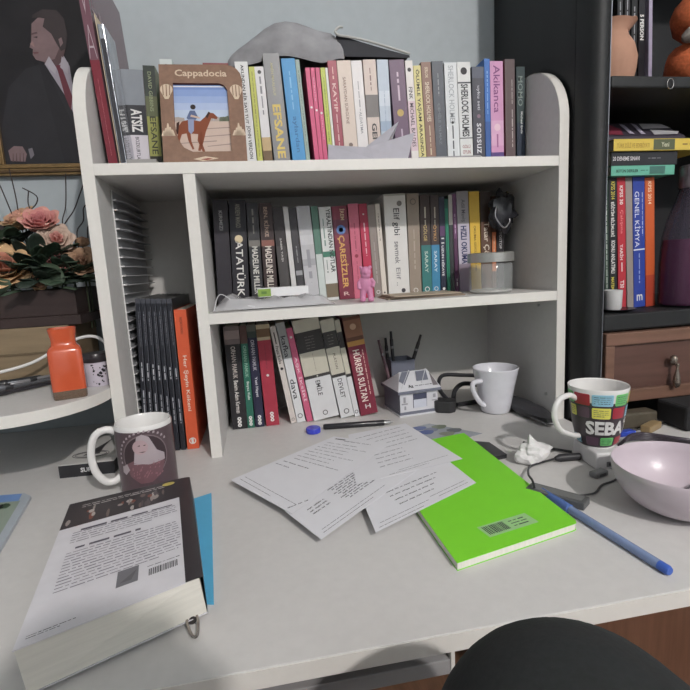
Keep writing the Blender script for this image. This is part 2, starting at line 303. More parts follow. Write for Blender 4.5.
row(GEO_top, .11, ZT, .148, gT, [
 ('grey book with a jagged white title on a black band, near the left panel', (128, 134, 142), [(.36, .67, (40, 40, 46)), (.67, 1, (205, 198, 206))], [('ATSIZ', .40, .64, .5, W1, .05, .03), ('BOZKURTLAR', .69, .95, .17, (50, 50, 56))], {'side': (150, 120, 125)}),
 ('olive green gradient spine with dark title, leaning beside the brown picture frame', (96, 106, 74), [(0, .3, (48, 56, 50)), (.3, .5, (92, 98, 66)), (.5, .9, (150, 152, 72)), (.9, 1, (44, 42, 34))], [('DAVID GIBBINS', .06, .45, .3, (150, 160, 120)), ('EFSANE', .5, .88, .5, (40, 42, 30))]),
 ('white spine with bold black capitals, just right of the brown picture frame', (214, 214, 214), [], [('AKLINDAN BİR SAYI TUT', .03, .6, .3, (36, 36, 40), .08, .02), ('JOHN VERDON', .62, .95, .34, (36, 36, 40), .08, .02)]),
 ('thin yellow-green spine on the top shelf between two white spines', (186, 190, 76), [], [(None, .05, .95, .25, (120, 120, 60))]),
 ('white spine fading to a brown picture at its foot, beside the thick grey book', (214, 212, 214), [(.72, .86, (190, 160, 110)), (.86, 1, (112, 84, 50))], [(None, .1, .5, .4, (130, 130, 136)), ('@', .03, .08, .4, (60, 60, 60))]),
 ('thick grey book with raised gold capitals down its spine', (128, 128, 130), [], [('AMİN MAALOUF', .08, .38, .2, (190, 180, 130)), ('EFSANE', .46, .96, .5, (214, 184, 84), 0, .03)], {'gloss': .3}),
 ('bright blue spine with faint blue title, right of the thick grey book', (52, 142, 204), [], [(None, .12, .5, .22, (120, 184, 226)), ('aylardan', .55, .9, .4, (30, 100, 160))]),
 ('thin grey-green spine right of the bright blue book', (140, 162, 152), [], [(None, .1, .9, .3, (90, 110, 100))]),
 ('thin pink paperback, leftmost of three matching pink spines', (212, 66, 116), [], [('@', .4, .42, .5, W1)]),
 ('thin pink paperback, middle one of three matching pink spines', (212, 66, 116), [], [(None, .1, .35, .3, (236, 150, 180)), ('@', .43, .45, .5, W1)]),
 ('thin pink paperback, rightmost of three matching pink spines', (206, 62, 112), [], [(None, .5, .75, .3, (236, 150, 180)), ('@', .46, .48, .5, W1)]),
 ('thin lime spine right of the three pink paperbacks', (176, 188, 60), [], [(None, .1, .8, .25, (90, 110, 40))]),
 ('very thin white spine between the lime spine and the dark red book', (214, 214, 210), [], []),
 ('dark red spine with pale letters near the folded grey paper', (158, 52, 72), [], [(None, .06, .18, .3, (220, 180, 170)), ('KAYIP', .22, .5, .4, (224, 190, 186)), (None, .52, .9, .25, (220, 180, 180))]),
 ('wide beige spine with brown title on the top shelf', (208, 190, 176), [], [('SARAYDAN SÜRGÜNE', .16, .62, .26, (110, 70, 54), -.05), ('@', .8, .86, .3, (120, 100, 90))]),
 ('plain white narrow spine with small print, right of the beige book', (216, 212, 212), [], [(None, .2, .5, .2, (150, 146, 150)), ('ALDATMA', .5, .72, .24, (130, 130, 136))]),
 ('pinkish beige spine with a grey photograph band and heavy black letters', (200, 182, 172), [(.34, .56, (104, 98, 96))], [(None, .08, .3, .2, (130, 100, 96)), ('GENÇ', .62, .92, .5, (44, 40, 44), 0, .03)]),
 ('pale ice-blue cloudy spine left of the purple book', (172, 186, 202), [(.3, .45, (190, 200, 212)), (.6, .7, (140, 160, 186))], [(None, .3, .8, .12, (130, 150, 176))]),
 ('purple spine with a round gold seal at mid height', (96, 66, 96), [(.9, 1, (80, 54, 82))], [(None, .12, .42, .25, (200, 180, 196)), ('@', .47, .57, .45, (190, 160, 80)), (None, .68, .8, .2, (190, 170, 190))]),
 ('white spine with mauve title band beside the yellow lettered spine', (214, 208, 204), [(.4, .9, (206, 180, 190))], [('@', .06, .12, .5, (50, 44, 50)), ('FINK', .26, .38, .5, (50, 44, 50)), ('MICHAEL BALDES', .42, .86, .5, (60, 50, 60))]),
 ('pale yellow spine packed with black capitals', (206, 194, 120), [], [('ÖLÜMLE YAŞAM ARASINDA', .04, .96, .62, (50, 46, 36), 0, .02)]),
 ('brown spine with cream capitals between yellow and slate spines', (134, 98, 82), [], [('SERLOK', .05, .16, .3, (210, 190, 160)), ('SHERLOCK HOLMES', .2, .6, .42, (218, 202, 176)), (None, .64, .95, .25, (200, 180, 150))]),
 ('dark slate grey spine with dim lettering left of two white spines', (72, 78, 88), [], [(None, .12, .35, .2, (140, 144, 150)), ('CEMİLE YILMAZ', .42, .84, .3, (120, 124, 132))]),
 ('white spine with large light grey letters, left one of two white detective volumes', (206, 210, 212), [], [('SHERLOCK HOLMES', .03, .62, .42, (150, 156, 162)), (None, .64, .97, .25, (70, 70, 76)), ('@', .6, .62, .2, BK)]),
 ('white spine with a black framed title and small profile head', (208, 210, 208), [(.2, .78, (44, 46, 52)), (.215, .77, (206, 208, 208))], [('@', .05, .13, .5, BK), ('SHERLOCK HOLMES', .22, .76, .55, (36, 38, 44), 0, .03), ('^GÖLÜ', .84, .88, .6, (150, 60, 60)), ('^OYUN', .9, .94, .6, (150, 60, 60))]),
 ('charcoal spine with spaced pale letters left of the bright blue spine', (58, 58, 70), [(0, .12, (74, 80, 98))], [('uyku seti', .2, .46, .3, (190, 190, 200)), ('@', .5, .55, .3, (130, 100, 120)), ('sonsuz', .6, .93, .38, (206, 206, 212))]),
 ('narrow bright blue spine left of the lilac spine', (44, 104, 190), [(.62, 1, (38, 84, 160))], [(None, .12, .55, .35, (120, 170, 226))]),
 ('lilac pink spine with purple script and a figure near its foot', (206, 142, 186), [(.6, .86, (214, 160, 196)), (.93, 1, (84, 58, 128))], [('Akikanca', .04, .52, .5, (128, 64, 122)), ('@', .62, .72, .5, (226, 190, 206)), (None, .74, .88, .3, (160, 90, 140))]),
 ('crimson edged brown-grey spine right of the lilac spine', (92, 74, 76), [], [(None, .2, .45, .15, (190, 180, 176), .2), (None, .5, .9, .18, (190, 180, 176), .2)], {'side': (130, 34, 58)}),
 ('dark green spine with grey capitals, last on the right of the top shelf', (44, 62, 64), [(.6, 1, (36, 48, 66))], [('MOMO', .1, .42, .55, (130, 146, 140), -.05), ('Michael Ende', .48, .72, .24, (220, 224, 220), .1)]),
])
row(GEO_mid, .15, ZS, .139, gM, [
 ('black book with small grey title, against the divider at the left end', (42, 38, 46), [], [('KIRMIZI', .1, .28, .22, (170, 168, 168))]),
 ('black book with large white serif capitals reading down the spine', (36, 34, 42), [], [('ANDREW MANGO', .04, .26, .3, (150, 146, 130)), ('@', .34, .39, .5, (220, 200, 160)), ('ATATÜRK', .38, .91, .54, (222, 220, 214), .05, .01)]),
 ('dark grey novel with a pale band and white author name, third on the middle shelf', (50, 50, 54), [(.36, .42, (122, 118, 112))], [(None, .06, .3, .3, (140, 138, 130)), ('MADELINE MILLER', .42, .89, .5, (216, 214, 206), 0, .02)]),
 ('brown novel with copper bands and white author name, fourth on the middle shelf', (60, 44, 44), [(.36, .42, (142, 88, 76)), (.9, 1, (104, 60, 54))], [('BEN, KİRKE', .04, .33, .42, (190, 160, 140)), ('MADELINE MILLER', .42, .89, .5, (222, 212, 200), 0, .02)]),
 ('charcoal spine with a small white title, left of a thin white spine', (72, 68, 68), [(0, .4, (54, 48, 50))], [('SABIR TAŞI', .32, .56, .22, (214, 210, 206))]),
 ('thin white spine between the charcoal and dark grey books', (208, 206, 204), [], []),
 ('dark grey narrow spine with a small pale label low down', (66, 64, 68), [(.66, .71, (150, 150, 154))], [(None, .4, .58, .25, (150, 150, 152))]),
 ('light grey mottled marble-like spine on the middle shelf', (188, 188, 192), [(.3, .4, (200, 200, 204)), (.55, .62, (166, 166, 172))], [(None, .45, .8, .5, (150, 150, 158))]),
 ('thin sea-green spine right of the mottled grey one', (86, 128, 112), [(.5, 1, (196, 206, 202))], []),
 ('white spine with a green square and bold black title along its edge', (214, 216, 214), [(.47, .53, (62, 128, 104)), (.82, .97, (118, 104, 82))], [('YERALTINDAN NOTLAR', .02, .7, .36, (40, 44, 46), .24, .02), (None, .12, .42, .22, (120, 150, 140), -.22), (None, .56, .7, .2, (110, 130, 124), -.22)]),
 ('thick crimson book with large yellow title and blue emblem', (128, 40, 62), [(.14, .3, (104, 38, 62))], [('İREM', .03, .15, .32, (214, 190, 150), .2), ('@', .22, .28, .62, (76, 116, 180)), ('@', .235, .265, .3, (180, 200, 220)), ('ÇARESİZLER', .31, .88, .6, (222, 172, 84), 0, .02), ('^R', .92, .96, .4, (220, 190, 180))]),
 ('soft pink spine with a small red flower, left of the raspberry spine', (206, 96, 122), [], [(None, .2, .5, .22, (160, 60, 84)), ('@', .52, .57, .35, (150, 36, 60)), (None, .6, .85, .22, (170, 66, 90))]),
 ('raspberry red spine with white print behind the pink figurine', (196, 38, 74), [(0, .2, (170, 34, 64))], [('@', .1, .12, .2, W1), (None, .2, .55, .3, (240, 190, 200))]),
 ('taupe grey spine between the raspberry and cream spines', (140, 128, 122), [], [(None, .4, .85, .3, (170, 160, 152)), ('o', .92, .97, .5, W1)]),
 ('thin cream spine left of the wide white book', (214, 204, 192), [], [(None, .1, .4, .3, (120, 110, 104)), ('@', .94, .97, .4, (70, 60, 60))]),
 ('wide white book with handwritten black letters down its spine', (218, 216, 212), [(0, .02, (170, 168, 160))], [('Elif gibi', .14, .4, .36, (54, 52, 56)), ('sevmek', .46, .68, .24, (110, 108, 112)), ('Elif ..', .72, .9, .2, (130, 126, 130)), ('@', .07, .12, .24, (120, 116, 112), .2), ('@', .93, .97, .2, (60, 56, 60), .2)]),
 ('warm taupe spine with a round seal at its top, right of the wide white book', (150, 134, 118), [], [('o', .04, .12, .5, (110, 98, 86)), (None, .35, .75, .25, (176, 160, 142)), ('o', .93, .98, .4, (220, 214, 206))]),
 ('dark brown spine turning teal in its lower half', (66, 50, 46), [(.5, 1, (44, 118, 116))], [(None, .12, .3, .3, (190, 180, 160)), ('GÖLGE', .3, .46, .4, (196, 170, 100)), ('SARAY', .56, .78, .32, (200, 214, 200)), ('o', .92, .98, .5, W1)]),
 ('dark brown spine turning sky blue in its lower half', (66, 52, 50), [(.5, 1, (54, 134, 178))], [(None, .12, .3, .3, (190, 180, 160)), ('ÖYKÜ', .3, .46, .4, (206, 150, 80)), ('SARAY', .56, .78, .32, (210, 224, 230)), ('o', .92, .98, .5, W1)]),
 ('navy spine with bold white vertical title left of the green edge', (38, 44, 66), [(.3, .4, (86, 52, 96))], [('11', .42, .48, .5, W1, 0, .02), ('UZUN HİKAYE', .5, .82, .5, (222, 222, 226), 0, .03), ('@', .94, .97, .5, W1)]),
 ('narrow emerald green spine on the middle shelf', (28, 128, 98), [(.0, .1, (24, 96, 76))], [(None, .2, .9, .2, (20, 80, 66))]),
 ('narrow dark spine with white pages right of the emerald one', (52, 56, 58), [(0, .3, (176, 172, 168))], []),
 ('narrow purple spine left of the reading-skills book', (108, 62, 104), [(.45, 1, (84, 42, 78))], [(None, .2, .4, .4, (190, 160, 190)), (None, .86, .94, .4, W1)]),
 ('grey-lilac spine with bold navy title, left of the yellow book', (186, 178, 194), [(0, .32, (150, 146, 150)), (.72, 1, (142, 128, 146))], [('Adil Maviş', .08, .3, .42, (90, 86, 96)), ('HIZLI OKUMA', .34, .72, .5, (34, 44, 96), 0, .03)]),
 ('yellow spine above and behind the glass jar', (222, 178, 48), [], [('OKUMA GÜCÜ', .34, .62, .26, (90, 66, 30)), (None, .64, .8, .2, (90, 66, 30))]),
 ('brown spine with looping cream script behind the jar', (98, 66, 50), [(0, .3, (64, 50, 44))], [('Tatar Çölü', .3, .7, .6, (222, 206, 186))]),
 ('slim orange-banded brown spine behind the glass jar', (84, 56, 44), [(.38, .8, (206, 112, 64))], [(None, .42, .6, .3, (230, 200, 170))]),
 ('nearly black spine at the right end, behind the hanging pouch', (44, 40, 44), [], [('OTOSTOP', .34, .56, .34, (206, 204, 204))]),
])
row(GEO_low, .15, 0, .139, gL, [
 ('black upright novel with a grey photo on top, leftmost on the bottom shelf', (36, 34, 38), [(.0, .17, (120, 104, 104)), (.04, .12, (160, 140, 136))], [('ORHAN PAMUK', .19, .5, .3, (196, 184, 176)), ('Benim Adım Kırmızı', .52, .84, .28, (226, 220, 214)), ('ooo', .88, .98, .28, W1, 0, .05)]),
 ('green novel with white lettering, second on the bottom shelf', (34, 104, 84), [(0, .17, (92, 62, 56))], [('ORHAN PAMUK', .19, .5, .45, (150, 196, 170)), ('Beyaz Kale', .54, .72, .45, (224, 230, 224)), ('ooo', .88, .98, .5, W1, 0, .05)]),
 ('navy novel with white lettering between green and red ones', (34, 34, 62), [(0, .12, (92, 96, 84)), (.06, .12, (52, 66, 60))], [('ORHAN PAMUK', .14, .44, .4, (190, 186, 196)), ('Yeni Hayat', .5, .7, .38, (226, 224, 230)), ('ooo', .88, .98, .42, W1, 0, .05)]),
 ('red novel with a portrait vignette at the top of its spine', (170, 42, 62), [(0, .15, (196, 178, 142)), (.04, .12, (120, 90, 60))], [('@', .48, .51, .2, W1), (None, .2, .44, .16, (140, 40, 56)), ('ooo', .86, .96, .3, W1, 0, .05)]),
 ('cream spine with black print, first of the leaning books', (206, 196, 190), [], [(None, .06, .18, .5, (60, 50, 54)), ('Franz Kafka', .2, .38, .55, (40, 40, 44)), ('@', .41, .45, .5, BK), ('o', .94, .98, .5, BK)]),
 ('grey and white leaning spine with two large lowercase words', (214, 214, 216), [(0, .35, (158, 158, 158))], [('kafka', .13, .34, .6, (50, 50, 54)), ('dava', .56, .76, .62, (60, 60, 66)), ('o', .9, .97, .6, (70, 70, 70))]),
 ('pink leaning spine with white letters left of the thick white book', (206, 88, 124), [], [('AŞK İKSİRİ', .3, .78, .6, (238, 206, 214)), ('@', .08, .11, .4, W1)]),
 ('thick white leaning classic with a wide grey-black band near its top', (212, 212, 214), [(0, .55, (196, 190, 172)), (.12, .32, (56, 52, 52)), (.55, .58, (56, 52, 52))], [('@', .55, .58, .06, (200, 200, 190)), ('EMİLE', .61, .76, .24, (70, 66, 70)), ('o', .91, .97, .2, BK), ('|', .16, .3, .35, (110, 106, 100)), (None, .34, .52, .05, (150, 140, 124))]),
 ('white leaning classic of middle width, right of the thick one', (212, 212, 214), [(0, .55, (196, 190, 172)), (.12, .28, (56, 52, 52)), (.55, .58, (56, 52, 52))], [('PLATON', .34, .5, .18, (110, 100, 90)), ('DEVLET', .6, .8, .32, (70, 66, 70)), ('o', .91, .97, .4, BK), ('|', .14, .26, .4, (110, 106, 100))]),
 ('thin white leaning classic left of the big maroon book', (212, 212, 214), [(0, .55, (196, 190, 172)), (.12, .28, (56, 52, 52)), (.55, .58, (56, 52, 52))], [('o', .93, .97, .7, BK)]),
 ('thick maroon leaning book with a woman portrait and orange band, rightmost of the leaning books', (128, 34, 56), [(0, .24, (104, 62, 44)), (.03, .2, (146, 96, 70)), (.24, .29, (190, 134, 60))], [('@', .05, .15, .35, (206, 164, 134)), (None, .34, .8, .1, (220, 180, 170), .28), ('HÜRREM SULTAN', .33, .86, .46, (232, 218, 208), -.05, .015), ('^H', .89, .935, .3, W1)]),
])
orange = {'d': .2}
row(GEO_left, .06, 0, .215, 'black magazines in the left bay', [
 (('black magazine, %s of the seven in the left bay' % o), (36, 38, 46), [(0, .03, (70, 72, 80))], [(None, .05, .9, .12, (120, 122, 132), .3), (None, .08, .3 if i != 3 else .42, .3, (110, 112, 122)), (None, .40+.008*i, .52, .5, (186, 188, 194)), (None, .58+.012*i, .82, .5, (166, 168, 176))], {'name': 'magazine', 'gloss': .3, 'page': PAGEW, 'cat': 'magazine'})
  for i, o in enumerate(['first from the left', 'second from the left', 'third from the left', 'middle one', 'third from the right', 'second from the right', 'rightmost'])])
book('orange book with white title standing beside the black magazines', GEO_left[7], .06, 0, .2, (226, 86, 46), [], [('FRIEDRICH ENGELS', .05, .17, .2, (110, 40, 24)), ('Her Şeyin Kökeni', .32, .72, .42, (240, 222, 208)), ('o', .9, .98, .6, W1), ('^1', .92, .96, .2, W1)], group=gL)
# tall red album leaning left and glossy silver file, at the left end of the top shelf
R_ = book('tall dark red album leaning left out of the top of the shelf', (.0378, .0145, .35, -.055), .045, ZT, .235, (122, 40, 52), [(0, .52, (112, 74, 86))], [(None, .6, .95, .05, (210, 120, 130))], gloss=.25, page=PAGE, side=(112, 80, 90), name='album', cat='album')
b = MB(); LM = mat(168, 148, 156, .6)
letter(b, 'A', .012, .05, LM, lambda u, v: (-.0005+u, -.0008, .195+v*1.0), -.025); letter(b, 'T', .022, .045, LM, lambda u, v: (.0081, .02+u, .225+v), -.02); letter(b, 'A', .03, .05, LM, lambda u, v: (.0081, .05+u, .235+v), -.02); letter(b, 'V', .012, .06, LM, lambda u, v: (-.0005+u, -.0008, .265+v), -.025)
b.build('title_letters', R_)
s = thing('document_file', 'glossy silver plastic file standing against the red album', 'file', (.0545, .045, ZT+.0008), ry=-.050)
SIL = mat(176, 180, 188, .12, .85, noise_s=50, amt=.35, bump=.5, stretch=(4, 1, .5))
b = MB(); b.prism([(-.0055, .004), (-.0045, 0), (.0045, 0), (.0058, .004), (.0058, .062), (-.0055, .062)], 0, .222, SIL); b.build('sleeve', s, bevel=.0008)
b = MB().box(-.0068, -.0059, .002, .062, 0, .238, mat(206, 188, 160, .7)); b.box(-.0030, .0040, -.0006, 0, .01, .2, mat(60, 60, 66, .25)); b.build('cardboard_insert', s)
# ---------------------------------------------------------------- top shelf: frame, papers, hat
BRN = mat(132, 99, 80, .7, noise_s=120, amt=.1); TAN = mat(206, 184, 158, .7)
def ellipse(cx, cy, rx, ry, n=16, a0=0, a1=2*PI): return [(cx+rx*math.cos(a0+(a1-a0)*k/(n if a1-a0 < 6.2 else n)), cy+ry*math.sin(a0+(a1-a0)*k/n)) for k in range(n + (0 if a1-a0 > 6.2 else 1))]
def fl(mb, poly, e, m): mb.flat([(x, -e, z) for x, z in poly], m)
pf = thing('picture_frame', 'brown souvenir picture frame with a photo of a rider on a horse', 'picture frame', (.1885, .030, ZT+.0015), rx=-.36)
Wf, Hf = .1400, .192; hw = Wf/2
out_ = [(-hw+.002, .002), (hw-.001, 0), (hw, Hf*.78)]+[(hw-.028+.028*math.cos(a), Hf*.86+.028*math.sin(a)) for a in [0, PI/8, PI/4, 3*PI/8, PI/2]]+[(-hw, Hf)]
win = [(-.0475, .075), (-.0475, .155), (.030, .155), (.038, .152), (.0435, .143), (.0435, .022), (-.02, .022), (-.034, .03), (-.043, .046)]
b = MB()   # front face as two halves around the opening
def ringface(mb, o, i, e, m):
    bm = bmesh.new(); ov = [bm.verts.new((x, -e, z)) for x, z in o]; iv = [bm.verts.new((x, -e, z)) for x, z in i]
    eds = [bm.edges.new((v[k], v[(k+1) % len(v)])) for v in (ov, iv) for k in range(len(v))]
    bmesh.ops.triangle_fill(bm, edges=eds, use_beauty=True, use_dissolve=False)
    bm.verts.index_update(); mb.add([tuple(v.co) for v in bm.verts], [tuple(v.index for v in f.verts) for f in bm.faces], m); bm.free()
ringface(b, out_, win, .004, BRN); ringface(b, out_, win, -.0, BRN)
n = len(out_); b.add([(x, -.004, z) for x, z in out_]+[(x, 0, z) for x, z in out_], [(i, (i+1) % n, n+(i+1) % n, n+i) for i in range(n)], BRN)
n = len(win); b.add([(x, -.004, z) for x, z in win]+[(x, 0, z) for x, z in win], [(i, (i+1) % n, n+(i+1) % n, n+i) for i in range(n)], mat(96, 44, 36, .7))
letter(b, 'Cappadocia', .088, .0175, TAN, lambda u, v: (u+.0005, -.0043, .173+v), .02)
for sx in (-1, 1):
    cx = sx*.0585
    fl(b, ellipse(cx, .142, .0105, .0105, 14), .0042, TAN); fl(b, [(cx-.009, .137), (cx-.003, .123), (cx+.003, .123), (cx+.009, .137)], .0043, TAN)
    fl(b, [(cx-.001, .128), (cx+.001, .128), (cx+.0008, .151), (cx-.0008, .151)], .0046, BRN); fl(b, [(cx-.006, .13), (cx-.0045, .13), (cx-.005, .15), (cx-.0065, .15)], .0046, BRN); fl(b, [(cx+.006, .13), (cx+.0045, .13), (cx+.005, .15), (cx+.0065, .15)], .0046, BRN)
    for dx, hh in ((-.007, .010), (0, .024), (.007, .012), (-.0035, .015), (.0035, .017)): fl(b, [(cx+dx-.0045, .052), (cx+dx+.0045, .052), (cx+dx+.001, .052+hh), (cx+dx-.001, .052+hh)], .0042, TAN)
fl(b, [(-.02, .008), (.0, .013), (.022, .009), (.008, .006), (-.004, .004)], .0042, TAN); fl(b, [(-.008, .007), (.004, .0095), (.012, .008), (.002, .0055)], .0045, mat(150, 70, 60, .7))
b.build('frame_board', pf)
ph = MB(); e = -.0009
fl(ph, [(-.048, .02), (.044, .02), (.044, .16), (-.048, .16)], e, mat(176, 192, 216, .35)); 
sky = [(112, 140, 200), (128, 154, 208), (146, 168, 214), (164, 182, 218)]
for i, c in enumerate(sky): fl(ph, [(-.048, .146-i*.0135), (.044, .146-i*.0135), (.044, .1575-i*.0135+(.003 if i == 0 else .002)), (-.048, .1575-i*.0135+(.003 if i == 0 else .002))], e+.00004*(i+1), mat(*c, .35))
fl(ph, [(-.048, .1505), (.04, .1505), (.04, .153), (-.048, .153)], e+.0003, mat(220, 222, 230, .35))
fl(ph, [(-.048, .02), (.044, .02), (.044, .084), (-.048, .084)], e+.0002, mat(196, 172, 158, .35))
for a_, b_, z_ in ((-.03, .044, .066), (-.01, .044, .052), (-.046, .02, .04), (.004, .044, .034)): fl(ph, [(a_, z_), (b_, z_+.004), (b_, z_+.006), (a_, z_+.0015)], e+.00025, mat(150, 130, 124, .35))
for x_ in (-.044, -.036, .012, .022, .031, .038): fl(ph, [(x_-.005, .083), (x_+.005, .083), (x_+.004, .09+.002*(int(x_*1000) % 3)), (x_-.004, .091)], e+.00028, mat(170, 158, 150, .35) if x_ < .03 else mat(96, 104, 84, .35))
HR = mat(134, 66, 40, .35); HD_ = mat(60, 34, 28, .35)
fl(ph, [(-.043, .072), (-.036, .083), (-.022, .087), (-.006, .083), (.003, .092), (.008, .1), (.017, .099), (.024, .091), (.022, .087), (.013, .089), (.008, .076), (.003, .064), (-.008, .058), (-.028, .06), (-.038, .058)], e+.0004, HR)
for leg in ([(-.042, .07), (-.034, .068), (-.041, .046), (-.036, .03), (-.040, .028), (-.0455, .045)], [(-.030, .063), (-.023, .063), (-.022, .045), (-.018, .03), (-.021, .029), (-.027, .046)], [(-.006, .062), (.003, .064), (-.002, .044), (-.008, .026), (-.012, .027), (-.008, .045)], [(-.010, .062), (-.003, .062), (-.006, .046), (-.0, .024), (-.004, .023), (-.012, .046)]): fl(ph, leg, e+.00045, HR)
fl(ph, [(-.045, .08), (-.040, .083), (-.043, .06), (-.047, .055)], e+.0005, HD_); fl(ph, [(.004, .093), (.009, .102), (.012, .1), (.006, .088)], e+.0005, HD_)
fl(ph, [(-.028, .09), (-.022, .104), (-.014, .104), (-.009, .092), (-.013, .086), (-.026, .086)], e+.00055, mat(84, 100, 140, .35)); fl(ph, ellipse(-.0165, .111, .0045, .005), e+.00056, mat(50, 40, 40, .35))
fl(ph, [(-.026, .087), (-.016, .087), (-.017, .065), (-.022, .058), (-.026, .064)], e+.0006, mat(136, 146, 180, .35)); fl(ph, [(-.022, .092), (-.006, .088), (-.006, .091), (-.02, .096)], e+.0006, mat(200, 170, 150, .35))
ph.box(-.048, .044, .0012, .002, .02, .16, mat(200, 200, 200)); ph.build('photograph', pf)
MB().box(-.02, .02, .0022, .004, .01, .14, BRN).build('back_stand', pf)

def slab(name, label, cat, x0, x1, y0, y1, z0, z1, c, rz=0, page=False, group=None, print_=None):
    t = thing(name, label, cat, ((x0+x1)/2, (y0+y1)/2, z0), rz, group)
    w2, d2, h = (x1-x0)/2, (y1-y0)/2, z1-z0
    if page:
        b = MB(); b.box(-w2, w2, -d2, -d2+.0008, 0.0004, h-.0004, mat(*c)); b.box(-w2, w2, -d2, d2, 0, .0006, mat(*c)); b.box(-w2, w2, -d2, d2, h-.0006, h, mat(*c))
        if print_:
            for (s, u0, u1, hf, cc) in print_:
                L_ = (u1-u0)*2*w2; uc = -w2+(u0+u1)*w2
                if s is None: marks(b, L_, hf*h, mat(*cc), lambda u, v: (uc+u, -d2-.0002, h/2+v), rows=1, seed=int(u0*99), fill=.8)
                elif s == '#': b.flat([(uc-L_/2, -d2-.0001, h/2-hf*h/2), (uc+L_/2, -d2-.0001, h/2-hf*h/2), (uc+L_/2, -d2-.0001, h/2+hf*h/2), (uc-L_/2, -d2-.0001, h/2+hf*h/2)], mat(*cc))
                else: letter(b, s, L_, hf*h, mat(*cc), lambda u, v: (uc+u, -d2-.0003, h/2+v), .02)
        b.build('cover', t); MB().box(-w2+.0015, w2-.0015, -d2+.001, d2-.001, .0008, h-.0008, PAGE).build('pages', t)
    else:
        MB().box(-w2, w2, -d2, d2, 0, h, mat(*c)).build('cover', t, bevel=.0004)
    return t
slab('booklet', 'grey booklet lying flat on the top shelf between silver file and picture frame', 'booklet', .066, .112, .012, .12, ZT+.0003, ZT+.008, (150, 148, 144), page=True)
book('pale mint book seen just above the picture frame at its left corner', (.1235, .022, .213, 0), .15, ZT, .14, (176, 198, 190), [(.0, .2, (200, 208, 206))], [(None, .04, .16, .4, (130, 140, 140))], group=gT)
book('red and green spine peeking above the middle of the picture frame', (.214, .05, .206, 0), .146, ZT, .14, (134, 60, 62), [(0, .06, (134, 60, 62))], [('@', .03, .05, .1, (220, 220, 200))], group=gT, side=(134, 60, 62))
book('plain grey spine hidden mostly behind the picture frame', (.163, .032, .188, 0), .146, ZT, .14, (120, 124, 120), group=gT)
# folded grey paper lying open + flat leaflet
GP = mat(168, 166, 176, .8, noise_s=60, amt=.05)
t = thing('folded_paper', 'folded sheet of grey paper with two raised wings on the top shelf', 'paper', (.475, .045, ZT+.0005))
b = MB()
b.add([(-.082, -.035, .0), (-.078, -.02, .030), (-.02, .0, .0195), (.01, -.02, .002), (.062, .02, .078), (.078, .028, .050), (.03, .02, .0), (-.03, .05, .0)], [(0, 1, 2, 3), (3, 2, 4), (3, 4, 6)], GP)
b.add([(-.078, -.022, .028), (-.02, .012, .022), (.0, .02, .0), (.084, -.005, .052), (.062, -.03, .001), (.0, -.036, .0), (-.08, -.036, .001), (-.01, -.03, .022)], [(0, 6, 5, 7), (7, 5, 4, 3), (0, 7, 1)], GP)
b.build('sheet', t, solid=.0006)
t = thing('leaflet', 'thin grey leaflet lying flat on the top shelf right of the folded paper', 'leaflet', (.615, .035, ZT+.0004)); MB().prism([(-.06, -.028), (.052, -.034), (.064, -.02), (.06, .03), (-.05, .035)], 0, .0025, mat(150, 148, 150, .6)).build('sheet', t)
# grey felt hat on top of the books
HAT = mat(140, 140, 144, .95, noise_s=22, amt=.25, bump=.5)
hat = thing('felt_hat', 'slouchy grey felt hat lying on top of the books on the top shelf', 'hat', (.335, .183, ZT+.2085))
b = MB(); n1, n2 = 30, 14; V = []
outl = [(-.103, .012), (-.095, .028), (-.07, .044), (-.045, .056), (-.01, .070), (.035, .080), (.075, .074), (.098, .062), (.112, .045), (.118, .025)]
for i, (x, h) in enumerate(outl):
    wy = .04+.007*i if i < 4 else .0695
    for k in range(n2+1):
        a = PI*k/n2; V.append((x+.004*noise.noise(Vector((x*30, a, 0))), -wy*math.cos(a)*(1+.1*noise.noise(Vector((x*20, a*2, 3)))), (.003 if -.035 < x < .02 else -.016 if .042 < x < .092 else -.004 if x < .13 and x > .02 else -.012)+max(0, h*1.1)*math.sin(a)**.6*(1+.10*noise.noise(Vector((x*28, a*2.5, 1))))))
F = [(i*(n2+1)+k, i*(n2+1)+k+1, (i+1)*(n2+1)+k+1, (i+1)*(n2+1)+k) for i in range(len(outl)-1) for k in range(n2)]
b.add(V, F, HAT); b.add([V[k] for k in range(n2+1)], [tuple(range(n2+1))], HAT); L0 = (len(outl)-1)*(n2+1); b.add([V[L0+k] for k in range(n2+1)], [tuple(range(n2+1))], HAT)
b.build('crown', hat, smooth=True, sub=1)
b = MB(); LIN = mat(52, 53, 58, .9); RIM = mat(176, 176, 172, .8)
V = []; m_ = 10
for i in range(m_+1):
    t_ = i/m_; x = .105+.14*t_; zt = .034*(1-t_)**1.1+.006
    V += [(x, -.066, .001), (x, -.064, zt), (x, .04, zt+.006*(1-t_)), (x, .045, .001)]
F = []
for i in range(m_):
    for k in range(3): F.append((i*4+k, i*4+k+1, (i+1)*4+k+1, (i+1)*4+k))
b.add(V, F, LIN); b.build('ear_flap', hat, smooth=True)
pts = [(.100, -.052, .031), (.106, -.054, .036), (.098, -.05, .042), (.104, -.052, .05), (.112, -.052, .046)]
b = MB().tube(smooth_path([(.116, -.066, .052), (.108, -.069, .050), (.101, -.070, .042), (.108, -.070, .036), (.13, -.068, .034), (.17, -.067, .027), (.245, -.066, .008)]), .0022, RIM)
b.build('piping', hat, smooth=True)

